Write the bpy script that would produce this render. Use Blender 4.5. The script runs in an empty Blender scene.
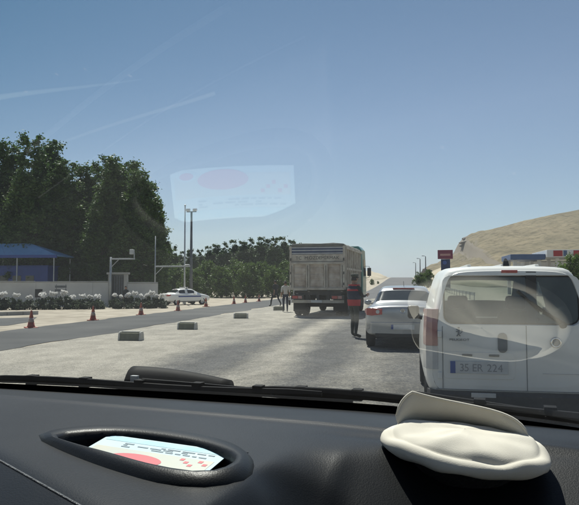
import bpy, bmesh, math, random
from mathutils import Vector, Matrix
random.seed(7)
SC = bpy.context.scene
COL = SC.collection
R = math.radians

# ------------------------------------------------------------------ camera
EYE = 1.5
FPX, HY, VX, CX, CY = 640.0, 284.0, 405.0, 289.5, 252.5
YAW = math.atan((VX-CX)/FPX)
PIT = math.atan((HY-CY)/FPX)
FW = Vector((-math.sin(YAW)*math.cos(PIT), math.cos(YAW)*math.cos(PIT), math.sin(PIT)))
RT = Vector((math.cos(YAW), math.sin(YAW), 0))
UP = RT.cross(FW)
CAMP = Vector((0, 0, EYE))
cam = bpy.data.cameras.new('camera')
cam.sensor_fit = 'HORIZONTAL'; cam.sensor_width = 36; cam.lens = FPX/579*36
cam.clip_start = 0.02; cam.clip_end = 20000
co = bpy.data.objects.new('camera', cam); COL.objects.link(co)
m = Matrix((RT, UP, -FW)).transposed().to_4x4(); m.translation = CAMP
co.matrix_world = m
SC.camera = co

# ------------------------------------------------------------------ sky and sun
SUN_EL, SUN_AZ = R(58), R(-24)          # azimuth measured clockwise from +Y (the road ahead)
w = bpy.data.worlds.new('World'); SC.world = w; w.use_nodes = True
nt = w.node_tree; nt.nodes.clear()
sky = nt.nodes.new('ShaderNodeTexSky'); sky.sky_type = 'NISHITA'; sky.sun_disc = False
sky.sun_elevation = SUN_EL; sky.sun_rotation = SUN_AZ
sky.altitude = 1100; sky.air_density = 1.0; sky.dust_density = .5; sky.ozone_density = 1.3
bg = nt.nodes.new('ShaderNodeBackground'); bg.inputs['Strength'].default_value = 0.05
wo = nt.nodes.new('ShaderNodeOutputWorld')
hs = nt.nodes.new('ShaderNodeHueSaturation'); hs.inputs['Saturation'].default_value = .95
nt.links.new(sky.outputs[0], hs.inputs['Color']); nt.links.new(hs.outputs[0], bg.inputs[0]); nt.links.new(bg.outputs[0], wo.inputs[0])
sl = bpy.data.lights.new('sun', 'SUN'); sl.energy = 4.3; sl.angle = R(0.55); sl.color = (1, .95, .87)
so = bpy.data.objects.new('sun', sl); COL.objects.link(so)
sdir = Vector((math.sin(SUN_AZ)*math.cos(SUN_EL), math.cos(SUN_AZ)*math.cos(SUN_EL), math.sin(SUN_EL)))
so.rotation_euler = sdir.to_track_quat('Z', 'Y').to_euler(); so.location = (0, 0, 60)
SC.view_settings.view_transform = 'Standard'; SC.view_settings.look = 'None'
SC.view_settings.exposure = 1.0; SC.view_settings.gamma = 1
SC.view_settings.use_curve_mapping = False
SC.render.engine = 'CYCLES'
SC.cycles.max_bounces = 8; SC.cycles.transparent_max_bounces = 12

# ------------------------------------------------------------------ pixel helpers (photo pixels, 579 x 505)
def ray(px, py): return FW + RT*((px-CX)/FPX) - UP*((py-CY)/FPX)
def gp(px, py, z=0.0):                    # where the pixel's ray meets height z
    r = ray(px, py); t = (z-EYE)/r.z; return CAMP + r*t
def aty(px, py, y):                       # where the pixel's ray reaches road distance y
    r = ray(px, py); return CAMP + r*(y/r.y)
def sstep(t): t = max(0., min(1., t)); return t*t*(3-2*t)
def gz(x, y):                             # the height of the land
    h = 4.6*sstep((y-60)/260.)
    h -= .35*sstep((-13.0-x)/4.)
    return h

# ------------------------------------------------------------------ materials
def nodes_mat(name):
    m = bpy.data.materials.new(name); m.use_nodes = True
    t = m.node_tree; t.nodes.clear()
    out = t.nodes.new('ShaderNodeOutputMaterial')
    return m, t, out
def mat(name, c, c2=None, scale=8, rough=.7, metal=0, bump=0, bscale=None, coat=0, detail=5, spec=.5, emit=None):
    m, t, out = nodes_mat(name)
    p = t.nodes.new('ShaderNodeBsdfPrincipled')
    p.inputs['Roughness'].default_value = rough; p.inputs['Metallic'].default_value = metal
    p.inputs['Specular IOR Level'].default_value = spec
    p.inputs['Coat Weight'].default_value = coat; p.inputs['Coat Roughness'].default_value = .08
    tc = t.nodes.new('ShaderNodeTexCoord')
    n = t.nodes.new('ShaderNodeTexNoise'); n.inputs['Scale'].default_value = scale; n.inputs['Detail'].default_value = detail
    t.links.new(tc.outputs['Object'], n.inputs['Vector'])
    if c2 is None: c2 = tuple(v*.82 for v in c)
    cr = t.nodes.new('ShaderNodeValToRGB')
    cr.color_ramp.elements[0].position = .32; cr.color_ramp.elements[1].position = .68
    cr.color_ramp.elements[0].color = (*c, 1); cr.color_ramp.elements[1].color = (*c2, 1)
    t.links.new(n.outputs['Fac'], cr.inputs['Fac'])
    t.links.new(cr.outputs[0], p.inputs['Base Color'])
    if bump:
        b = t.nodes.new('ShaderNodeBump'); b.inputs['Strength'].default_value = bump; b.inputs['Distance'].default_value = .02
        n2 = t.nodes.new('ShaderNodeTexNoise'); n2.inputs['Scale'].default_value = bscale or scale*4; n2.inputs['Detail'].default_value = 4
        t.links.new(tc.outputs['Object'], n2.inputs['Vector'])
        t.links.new(n2.outputs['Fac'], b.inputs['Height']); t.links.new(b.outputs[0], p.inputs['Normal'])
    if emit:
        p.inputs['Emission Color'].default_value = (*c, 1); p.inputs['Emission Strength'].default_value = emit
    t.links.new(p.outputs[0], out.inputs[0])
    return m
def leafmat(name, c, c2, scale=.7):
    m, t, out = nodes_mat(name)
    tc = t.nodes.new('ShaderNodeTexCoord')
    n = t.nodes.new('ShaderNodeTexNoise'); n.inputs['Scale'].default_value = scale; n.inputs['Detail'].default_value = 6
    t.links.new(tc.outputs['Object'], n.inputs['Vector'])
    cr = t.nodes.new('ShaderNodeValToRGB')
    cr.color_ramp.elements[0].position = .3; cr.color_ramp.elements[1].position = .7
    cr.color_ramp.elements[0].color = (*c, 1); cr.color_ramp.elements[1].color = (*c2, 1)
    t.links.new(n.outputs['Fac'], cr.inputs['Fac'])
    p = t.nodes.new('ShaderNodeBsdfPrincipled'); p.inputs['Roughness'].default_value = .55; p.inputs['Specular IOR Level'].default_value = .35
    tr = t.nodes.new('ShaderNodeBsdfTranslucent')
    mx = t.nodes.new('ShaderNodeMixShader'); mx.inputs[0].default_value = .3
    t.links.new(cr.outputs[0], p.inputs['Base Color']); t.links.new(cr.outputs[0], tr.inputs['Color'])
    t.links.new(p.outputs[0], mx.inputs[1]); t.links.new(tr.outputs[0], mx.inputs[2]); t.links.new(mx.outputs[0], out.inputs[0])
    return m
def glassmat(name, tint, refl=.08, dust=0.0, dustcol=(.6, .6, .55)):
    """thin pane: see-through, mirrors more at grazing angles, may carry a little dust"""
    m, t, out = nodes_mat(name)
    L = t.links.new
    g = t.nodes.new('ShaderNodeNewGeometry')
    d = t.nodes.new('ShaderNodeVectorMath'); d.operation = 'DOT_PRODUCT'
    L(g.outputs['Incoming'], d.inputs[0]); L(g.outputs['Normal'], d.inputs[1])
    def mth(op, a, b=None):
        k = t.nodes.new('ShaderNodeMath'); k.operation = op
        for i, v in enumerate((a, b)):
            if v is None: continue
            if isinstance(v, (int, float)): k.inputs[i].default_value = v
            else: L(v, k.inputs[i])
        return k.outputs[0]
    c = mth('ABSOLUTE', d.outputs['Value'])
    f = mth('POWER', mth('SUBTRACT', 1.0, c), 5.0)
    F = mth('ADD', mth('MULTIPLY', f, 1-refl), refl)
    tr = t.nodes.new('ShaderNodeBsdfTransparent'); tr.inputs[0].default_value = (*tint, 1)
    gl = t.nodes.new('ShaderNodeBsdfGlossy'); gl.inputs['Roughness'].default_value = .012
    mx = t.nodes.new('ShaderNodeMixShader'); L(F, mx.inputs[0]); L(tr.outputs[0], mx.inputs[1]); L(gl.outputs[0], mx.inputs[2])
    last = mx
    if dust:
        tc = t.nodes.new('ShaderNodeTexCoord')
        n = t.nodes.new('ShaderNodeTexNoise'); n.inputs['Scale'].default_value = 9; n.inputs['Detail'].default_value = 8; n.inputs['Roughness'].default_value = .7
        L(tc.outputs['Object'], n.inputs['Vector'])
        n3 = t.nodes.new('ShaderNodeTexVoronoi'); n3.inputs['Scale'].default_value = 42
        L(tc.outputs['Object'], n3.inputs['Vector'])
        sp = mth('MULTIPLY', mth('LESS_THAN', n3.outputs['Distance'], .065), .035)
        n4 = t.nodes.new('ShaderNodeTexNoise'); n4.inputs['Scale'].default_value = 6
        L(tc.outputs['Object'], n4.inputs['Vector'])
        sp = mth('MULTIPLY', sp, mth('GREATER_THAN', n4.outputs['Fac'], .54))
        amt = mth('ADD', mth('MULTIPLY', n.outputs['Fac'], dust*2), sp)
        tl = t.nodes.new('ShaderNodeBsdfTranslucent'); tl.inputs[0].default_value = (*dustcol, 1)
        m2 = t.nodes.new('ShaderNodeMixShader'); L(amt, m2.inputs[0]); L(mx.outputs[0], m2.inputs[1]); L(tl.outputs[0], m2.inputs[2])
        last = m2
    L(last.outputs[0], out.inputs[0])
    return m, t, tr

M = {}
M['sand'] = mat('sand', (.46, .41, .33), (.27, .235, .18), scale=.8, rough=.95, bump=.5, bscale=6)
M['earth'] = mat('earth', (.36, .31, .22), (.25, .22, .14), scale=.05, rough=.95, bump=.4, bscale=1.5)
M['white_paint'] = mat('white_paint', (.84, .84, .81), (.80, .80, .77), scale=3, rough=.3, coat=.4)
M['silver_paint'] = mat('silver_paint', (.36, .37, .38), (.33, .34, .35), scale=3, rough=.28, metal=.55, coat=.5)
M['black_plastic'] = mat('black_plastic', (.018, .018, .02), (.03, .03, .032), scale=30, rough=.5)
M['rubber'] = mat('rubber', (.015, .015, .015), (.028, .027, .026), scale=20, rough=.8)
M['rim'] = mat('rim', (.42, .43, .44), (.34, .35, .36), scale=9, rough=.35, metal=.7)
M['chrome'] = mat('chrome', (.7, .7, .7), rough=.15, metal=1)
M['red_lens'] = mat('red_lens', (.42, .03, .035), (.36, .025, .03), scale=6, rough=.15, coat=.6)
M['pink_lens'] = mat('pink_lens', (.42, .22, .20), (.38, .18, .17), scale=6, rough=.2, coat=.6)
M['clear_lens'] = mat('clear_lens', (.62, .62, .60), rough=.15, coat=.6)
M['plate_white'] = mat('plate_white', (.62, .63, .62), (.54, .55, .54), scale=12, rough=.4)
M['plate_blue'] = mat('plate_blue', (.05, .10, .32), rough=.4)
M['ink'] = mat('ink', (.05, .05, .055), rough=.5)
M['grey_ink'] = mat('grey_ink', (.22, .23, .23), rough=.5)
M['dark_void'] = mat('dark_void', (.012, .012, .013), rough=.9)
M['car_glass'] = mat('car_glass', (.025, .032, .034), (.02, .026, .028), scale=2, rough=.06, spec=.8)
M['seat_cloth'] = mat('seat_cloth', (.05, .052, .055), (.03, .032, .035), scale=25, rough=.9)
M['concrete'] = mat('concrete', (.40, .40, .38), (.28, .28, .265), scale=.9, rough=.9, bump=.3, bscale=9)
M['wall_render'] = mat('wall_render', (.58, .58, .56), (.44, .44, .43), scale=.5, rough=.9, bump=.3, bscale=5, detail=9)
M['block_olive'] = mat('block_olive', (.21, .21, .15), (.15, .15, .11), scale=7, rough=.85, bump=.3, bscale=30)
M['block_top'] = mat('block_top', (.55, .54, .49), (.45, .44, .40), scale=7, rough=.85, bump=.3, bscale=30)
M['cone_red'] = mat('cone_red', (.40, .085, .05), (.30, .06, .04), scale=6, rough=.6)
M['cone_white'] = mat('cone_white', (.42, .33, .29), (.34, .25, .22), scale=9, rough=.6)
M['galv'] = mat('galv', (.42, .44, .45), (.33, .35, .36), scale=4, rough=.45, metal=.4)
M['pole_dark'] = mat('pole_dark', (.13, .14, .15), (.09, .10, .11), scale=4, rough=.6)
M['blue_sheet'] = mat('blue_sheet', (.20, .38, .62), (.16, .33, .56), scale=1.5, rough=.45)
M['blue_deep'] = mat('blue_deep', (.02, .055, .26), (.016, .045, .21), scale=1.5, rough=.5)
M['bark'] = mat('bark', (.10, .085, .065), (.055, .047, .037), scale=5, rough=.95, bump=.6, bscale=14)
M['leaf_poplar'] = leafmat('leaf_poplar', (.042, .088, .022), (.095, .155, .038), .9)
M['leaf_far'] = leafmat('leaf_far', (.042, .082, .03), (.085, .13, .045), .7)
M['leaf_bright'] = leafmat('leaf_bright', (.075, .14, .03), (.13, .19, .045), .8)
M['leaf_hedge'] = leafmat('leaf_hedge', (.034, .052, .028), (.066, .09, .05), 2)
M['petal'] = leafmat('petal', (.90, .89, .87), (.84, .83, .80), 3)
M['skin'] = mat('skin', (.33, .19, .125), (.29, .165, .11), scale=8, rough=.6)
M['hair'] = mat('hair', (.018, .014, .012), (.03, .024, .02), scale=40, rough=.7)
M['cloth_dark'] = mat('cloth_dark', (.030, .034, .036), (.022, .025, .027), scale=14, rough=.9, bump=.4, bscale=20)
M['cloth_green'] = mat('cloth_green', (.055, .065, .055), (.042, .05, .044), scale=14, rough=.9, bump=.4, bscale=20)
M['cloth_navy'] = mat('cloth_navy', (.022, .032, .062), (.016, .024, .05), scale=14, rough=.9, bump=.4, bscale=20)
M['cloth_white'] = mat('cloth_white', (.60, .60, .58), (.52, .52, .50), scale=9, rough=.9, bump=.4, bscale=16)
M['cloth_red'] = mat('cloth_red', (.50, .05, .055), (.42, .04, .045), scale=9, rough=.85, bump=.4, bscale=16)
M['leather'] = mat('leather', (.02, .018, .016), rough=.5)
M['asphalt_far'] = mat('asphalt_far', (.115, .115, .118), (.085, .085, .09), scale=.3, rough=.9)

def hill_mat():
    m, t, out = nodes_mat('hill'); L = t.links.new
    p = t.nodes.new('ShaderNodeBsdfPrincipled'); p.inputs['Roughness'].default_value = .95; p.inputs['Specular IOR Level'].default_value = .1
    tc = t.nodes.new('ShaderNodeTexCoord')
    def noise(sc, det, rough, st=(1, 1, 1)):
        mp = t.nodes.new('ShaderNodeMapping'); mp.inputs['Scale'].default_value = st
        n = t.nodes.new('ShaderNodeTexNoise'); n.inputs['Scale'].default_value = sc; n.inputs['Detail'].default_value = det; n.inputs['Roughness'].default_value = rough
        L(tc.outputs['Object'], mp.inputs[0]); L(mp.outputs[0], n.inputs['Vector']); return n.outputs['Fac']
    def ramp(f, a, b, pa=.35, pb=.65):
        c = t.nodes.new('ShaderNodeValToRGB'); c.color_ramp.elements[0].position = pa; c.color_ramp.elements[1].position = pb
        c.color_ramp.elements[0].color = (*a, 1); c.color_ramp.elements[1].color = (*b, 1); L(f, c.inputs[0]); return c.outputs[0]
    base = ramp(noise(.02, 12, .65), (.165, .145, .095), (.255, .215, .14))
    scrub = ramp(noise(.22, 6, .7), (.10, .095, .06), (1, 1, 1), .40, .52)
    strata = ramp(noise(.06, 8, .7, (1, 1, 1.6)), (.82, .81, .80), (1.05, 1.04, 1.02), .38, .6)
    def mul(a, b, f=1):
        k = t.nodes.new('ShaderNodeMix'); k.data_type = 'RGBA'; k.blend_type = 'MULTIPLY'; k.inputs['Factor'].default_value = f
        L(a, k.inputs['A']); L(b, k.inputs['B']); return k.outputs['Result']
    # bare grey rock where the slope is steep
    g = t.nodes.new('ShaderNodeNewGeometry'); s = t.nodes.new('ShaderNodeSeparateXYZ'); L(g.outputs['True Normal'], s.inputs[0])
    mr = t.nodes.new('ShaderNodeMapRange'); mr.inputs['From Min'].default_value = .86; mr.inputs['From Max'].default_value = .70; L(s.outputs['Z'], mr.inputs['Value'])
    mx = t.nodes.new('ShaderNodeMix'); mx.data_type = 'RGBA'; L(mr.outputs[0], mx.inputs['Factor'])
    L(mul(mul(base, strata), scrub, .42), mx.inputs['A']); mx.inputs['B'].default_value = (.20, .175, .14, 1)
    L(mx.outputs['Result'], p.inputs['Base Color'])
    b = t.nodes.new('ShaderNodeBump'); b.inputs['Strength'].default_value = .35; b.inputs['Distance'].default_value = .6
    L(noise(.25, 8, .7), b.inputs['Height']); L(b.outputs[0], p.inputs['Normal'])
    L(p.outputs[0], out.inputs[0]); return m
M['hill'] = hill_mat()
def road_mat():
    m, t, out = nodes_mat('dusty_asphalt'); L = t.links.new
    p = t.nodes.new('ShaderNodeBsdfPrincipled'); p.inputs['Roughness'].default_value = .88; p.inputs['Specular IOR Level'].default_value = .3
    tc = t.nodes.new('ShaderNodeTexCoord')
    sx = t.nodes.new('ShaderNodeSeparateXYZ'); L(tc.outputs['Object'], sx.inputs[0])
    def mth(op, a, b=None, cl=False):
        k = t.nodes.new('ShaderNodeMath'); k.operation = op; k.use_clamp = cl
        for i, v in enumerate((a, b)):
            if v is None: continue
            if isinstance(v, (int, float)): k.inputs[i].default_value = v
            else: L(v, k.inputs[i])
        return k.outputs[0]
    def noise(sc, det=6, stretch=None, rough=.55):
        n = t.nodes.new('ShaderNodeTexNoise'); n.inputs['Scale'].default_value = sc; n.inputs['Detail'].default_value = det; n.inputs['Roughness'].default_value = rough
        if stretch:
            mp = t.nodes.new('ShaderNodeMapping'); mp.inputs['Scale'].default_value = stretch
            L(tc.outputs['Object'], mp.inputs[0]); L(mp.outputs[0], n.inputs['Vector'])
        else: L(tc.outputs['Object'], n.inputs['Vector'])
        return n.outputs['Fac']
    wob = mth('MULTIPLY', mth('SUBTRACT', noise(.5, 4, (1, .25, 1)), .5), 2.2)
    X = mth('ADD', sx.outputs['X'], wob)
    def band(c, wd, amp):
        q = mth('DIVIDE', mth('SUBTRACT', X, c), wd); q = mth('MULTIPLY', q, q)
        return mth('MULTIPLY', mth('POWER', 2.718, mth('MULTIPLY', q, -1)), amp)
    left = mth('MULTIPLY', mth('SUBTRACT', -3.7, X), .9, True)           # loose dust drifted over the shoulder lane
    left = mth('MULTIPLY', left, .86)
    dust = mth('MAXIMUM', left, band(-2.75, .55, .85))
    dust = mth('MAXIMUM', dust, band(-.75, .6, .45))
    dust = mth('MAXIMUM', dust, band(4.2, 1.2, .8))
    pat = noise(.35, 7, (1, .35, 1), .62)
    dust = mth('ADD', dust, mth('MULTIPLY', mth('SUBTRACT', pat, .5), 1.8), True)
    mid = noise(5, 5, None, .75)
    dust = mth('ADD', dust, mth('MULTIPLY', mth('SUBTRACT', mid, .5), 1.0), True)
    grain = noise(22, 3, None, .7)
    grain2 = noise(60, 2, None, .7)
    dust2 = mth('ADD', dust, mth('MULTIPLY', mth('SUBTRACT', grain, .5), 1.5), True)
    c1 = t.nodes.new('ShaderNodeMix'); c1.data_type = 'RGBA'
    c1.inputs['A'].default_value = (.092, .093, .094, 1); c1.inputs['B'].default_value = (.385, .36, .305, 1)
    L(dust2, c1.inputs['Factor'])
    c2 = t.nodes.new('ShaderNodeMix'); c2.data_type = 'RGBA'; c2.blend_type = 'MULTIPLY'; c2.inputs['Factor'].default_value = 1
    L(c1.outputs['Result'], c2.inputs['A'])
    cr = t.nodes.new('ShaderNodeValToRGB'); cr.color_ramp.elements[0].position = .3; cr.color_ramp.elements[1].position = .7
    cr.color_ramp.elements[0].color = (.45, .45, .45, 1); cr.color_ramp.elements[1].color = (1.4, 1.4, 1.4, 1)
    L(grain2, cr.inputs[0]); L(cr.outputs[0], c2.inputs['B'])
    c3 = t.nodes.new('ShaderNodeMix'); c3.data_type = 'RGBA'; c3.blend_type = 'MULTIPLY'; c3.inputs['Factor'].default_value = 1
    cr2 = t.nodes.new('ShaderNodeValToRGB'); cr2.color_ramp.elements[0].position = .35; cr2.color_ramp.elements[1].position = .62
    cr2.color_ramp.elements[0].color = (.70, .70, .69, 1); cr2.color_ramp.elements[1].color = (1.1, 1.1, 1.1, 1)
    L(noise(1.5, 9, (1, .6, 1), .72), cr2.inputs[0]); L(c2.outputs['Result'], c3.inputs['A']); L(cr2.outputs[0], c3.inputs['B'])
    L(c3.outputs['Result'], p.inputs['Base Color'])
    b = t.nodes.new('ShaderNodeBump'); b.inputs['Strength'].default_value = .55; b.inputs['Distance'].default_value = .015
    L(grain, b.inputs['Height']); L(b.outputs[0], p.inputs['Normal'])
    L(p.outputs[0], out.inputs[0]); return m
M['road'] = road_mat()
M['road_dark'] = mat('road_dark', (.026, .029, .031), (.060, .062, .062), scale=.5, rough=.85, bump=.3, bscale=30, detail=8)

# ------------------------------------------------------------------ mesh helpers
class MB:
    def __init__(s): s.v = []; s.f = []; s.m = []
    def add(s, v, f, mi=0):
        o = len(s.v); s.v += [tuple(p) for p in v]; s.f += [tuple(i+o for i in q) for q in f]; s.m += [mi]*len(f); return s
    def box(s, x0, x1, y0, y1, z0, z1, mi=0):
        v = [(x, y, z) for z in (z0, z1) for y in (y0, y1) for x in (x0, x1)]
        return s.add(v, [(0, 2, 3, 1), (4, 5, 7, 6), (0, 1, 5, 4), (2, 6, 7, 3), (0, 4, 6, 2), (1, 3, 7, 5)], mi)
    def tube(s, pts, rad, n=8, mi=0, cap=True):
        pts = [Vector(p) for p in pts]
        if not hasattr(rad, '__len__'): rad = [rad]*len(pts)
        o = len(s.v); prev = None
        for i, p in enumerate(pts):
            d = (pts[min(i+1, len(pts)-1)]-pts[max(i-1, 0)]).normalized()
            if prev is None:
                a = Vector((0, 0, 1)) if abs(d.z) < .9 else Vector((1, 0, 0))
                u = d.cross(a).normalized()
            else:
                u = (prev - d*prev.dot(d)).normalized()
            prev = u; q = d.cross(u)
            for k in range(n):
                t = 2*math.pi*k/n
                s.v.append(tuple(p+u*math.cos(t)*rad[i]+q*math.sin(t)*rad[i]))
        for i in range(len(pts)-1):
            for k in range(n):
                a = o+i*n+k; b = o+i*n+(k+1) % n
                s.f.append((a, b, b+n, a+n)); s.m.append(mi)
        if cap:
            s.f.append(tuple(o+k for k in reversed(range(n)))); s.f.append(tuple(o+(len(pts)-1)*n+k for k in range(n))); s.m += [mi, mi]
        return s
    def lathe(s, prof, n=20, axis='z', c=(0, 0, 0), mi=0, sx=1, sy=1, cap=True):
        o = len(s.v); c = Vector(c)
        for r, h in prof:
            for k in range(n):
                t = 2*math.pi*k/n; a, b = r*math.cos(t)*sx, r*math.sin(t)*sy
                p = {'z': (a, b, h), 'x': (h, a, b), 'y': (b, h, a)}[axis]
                s.v.append(tuple(Vector(p)+c))
        for i in range(len(prof)-1):
            for k in range(n):
                a = o+i*n+k; b = o+i*n+(k+1) % n
                s.f.append((a, b, b+n, a+n)); s.m.append(mi)
        if cap:
            s.f.append(tuple(o+k for k in reversed(range(n)))); s.f.append(tuple(o+(len(prof)-1)*n+k for k in range(n))); s.m += [mi, mi]
        return s
    def loft(s, rings, cap=True, closed=True, mi=0):
        o = len(s.v); n = len(rings[0])
        for r in rings: s.v += [tuple(p) for p in r]
        for i in range(len(rings)-1):
            for k in range(n if closed else n-1):
                a = o+i*n+k; b = o+i*n+(k+1) % n
                s.f.append((a, b, b+n, a+n)); s.m.append(mi)
        if cap:
            s.f.append(tuple(o+k for k in reversed(range(n)))); s.f.append(tuple(o+(len(rings)-1)*n+k for k in range(n))); s.m += [mi, mi]
        return s
    def mesh(s, name, mats, smooth=False, fix=True):
        me = bpy.data.meshes.new(name); me.from_pydata(s.v, [], s.f)
        for q in (mats if isinstance(mats, (list, tuple)) else [mats]): me.materials.append(q)
        me.polygons.foreach_set('material_index', s.m)
        if smooth: me.polygons.foreach_set('use_smooth', [True]*len(s.f))
        if fix:
            b = bmesh.new(); b.from_mesh(me); bmesh.ops.recalc_face_normals(b, faces=b.faces); b.to_mesh(me); b.free()
        me.update(); return me
    def build(s, name, mats, parent=None, smooth=False, bevel=0, sub=0, loc=None, rot=None, fix=True, seg=2):
        o = bpy.data.objects.new(name, s.mesh(name, mats, smooth, fix)); COL.objects.link(o)
        if parent: o.parent = parent
        if loc is not None: o.location = loc
        if rot is not None: o.rotation_euler = rot
        if bevel:
            q = o.modifiers.new('bevel', 'BEVEL'); q.width = bevel; q.segments = seg; q.limit_method = 'ANGLE'; q.angle_limit = R(40)
        if sub:
            q = o.modifiers.new('sub', 'SUBSURF'); q.levels = sub; q.render_levels = sub
        return o
def tag(o, label=None, cat=None, group=None, kind=None):
    if label: o['label'] = label
    if cat: o['category'] = cat
    if group: o['group'] = group
    if kind: o['kind'] = kind
    return o
def empty(name, loc=(0, 0, 0), rz=0, label=None, cat=None, group=None):
    o = bpy.data.objects.new(name, None); COL.objects.link(o); o.location = loc; o.rotation_euler = (0, 0, rz)
    o.empty_display_size = .2
    return tag(o, label, cat, group)
KIDS = {}
def kids(o): return [c for c in bpy.data.objects if c.parent == o]
def copy_tree(o, parent=None):
    c = o.copy(); COL.objects.link(c)
    if parent: c.parent = parent
    for ch in kids(o): copy_tree(ch, c)
    return c
def baked(o):
    """apply an object's modifiers"""
    dg = bpy.context.evaluated_depsgraph_get()
    me = bpy.data.meshes.new_from_object(o.evaluated_get(dg)); o.modifiers.clear(); o.data = me; return o
def text(name, s, size, material, parent, loc, rot, extrude=.002, sx=1.0, align='CENTER'):
    """lettering as one small mesh for each character"""
    glyphs, xw = [], 0.0
    for ch in s:
        if ch == ' ': xw += size*.32; continue
        c = bpy.data.curves.new(name, 'FONT'); c.body = ch; c.size = size; c.extrude = extrude; c.align_y = 'BOTTOM_BASELINE'
        o = bpy.data.objects.new(name, c); COL.objects.link(o)
        dg = bpy.context.evaluated_depsgraph_get(); dg.update()
        me = bpy.data.meshes.new_from_object(o.evaluated_get(dg)); bpy.data.objects.remove(o)
        x0 = min(v.co.x for v in me.vertices); x1 = max(v.co.x for v in me.vertices)
        glyphs.append((me, xw-x0)); xw += x1-x0+size*.085
    me_h = size*.35
    Rm = Matrix.Rotation(rot[0], 3, 'X')
    for me, x in glyphs:
        me.materials.clear(); me.materials.append(material)
        q = bpy.data.objects.new(name, me); COL.objects.link(q); q.parent = parent
        q.location = Vector(loc)+Rm @ Vector(((x-xw/2)*sx, -me_h, 0)); q.rotation_euler = rot; q.scale = (sx, 1, 1)
ORD = ['first', 'second', 'third', 'fourth', 'fifth', 'sixth', 'seventh', 'eighth', 'ninth', 'tenth', 'eleventh', 'twelfth', 'thirteenth',
       'fourteenth', 'fifteenth', 'sixteenth', 'seventeenth', 'eighteenth', 'nineteenth', 'twentieth', 'twenty-first', 'twenty-second']

# ================================================================== THE LAND
XS = sorted(set([-3000, -1500, -800, -400, -250, -160, -110, -80, -60, -45, -35, -28, -23, -19, -17, -16, -15, -14, -13, -12.6, -8.9, -6, -3, 0, 3, 5.2, 6.5, 9, 13, 18, 25, 35, 50, 80, 120, 200, 400, 900, 1800, 3000]))
YS = [-300, -100, -40, -15, 0, 5, 10, 15, 20, 25, 30, 35, 40, 45, 50, 55, 60, 66, 72, 80, 88, 96, 105, 115, 125, 140, 155, 170, 190, 210, 230, 250, 270, 290, 310, 325, 345, 380, 450, 600, 900, 1500, 3000, 6000]
def sheet(name, x0, x1, y0, y1, dz, material, kind='structure'):
    xs = [x for x in XS if x0 <= x <= x1]; ys = [y for y in YS if y0 <= y <= y1]
    b = MB(); n = len(xs)
    v = [(x, y, gz(x, y)+dz) for y in ys for x in xs]
    f = [(j*n+i, j*n+i+1, (j+1)*n+i+1, (j+1)*n+i) for j in range(len(ys)-1) for i in range(n-1)]
    b.add(v, f); return tag(b.build(name, material, fix=False, smooth=True), kind=kind)
sheet('ground', -3000, 3000, -300, 6000, 0, M['sand'])
sheet('road', -8.9, 5.2, -100, 66, .006, M['road'])
def side_lane():
    import mathutils
    rows = [-100, -40] + [-15+.4*i for i in range(188)] + [66, 72, 80, 88, 96]
    v, f = [], []
    for i, y in enumerate(rows):
        j1 = .28*mathutils.noise.fractal(Vector((y*.35, 1, 0)), 1, 2, 5); j2 = .32*mathutils.noise.fractal(Vector((y*.3, 9, 0)), 1, 2, 5)
        v += [(-12.6+j1, y, gz(-12.6, y)+.011), (-10.7, y, gz(-10.7, y)+.011), (-8.9+j2, y, gz(-8.9, y)+.011)]
        if i: a = (i-1)*3; f += [(a, a+1, a+4, a+3), (a+1, a+2, a+5, a+4)]
    return tag(MB().add(v, f).build('side_lane', M['road_dark'], fix=False), kind='structure')
side_lane()
tag(sheet('far_road', -6, 3, 66, 450, .006, M['asphalt_far']), 'far grey stretch of the road climbing away')
tag(bpy.data.objects['ground'], 'pale sandy ground beside the road'); tag(bpy.data.objects['road'], 'dusty grey asphalt road'); tag(bpy.data.objects['side_lane'], 'dark asphalt side lane left of the concrete blocks')

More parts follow.
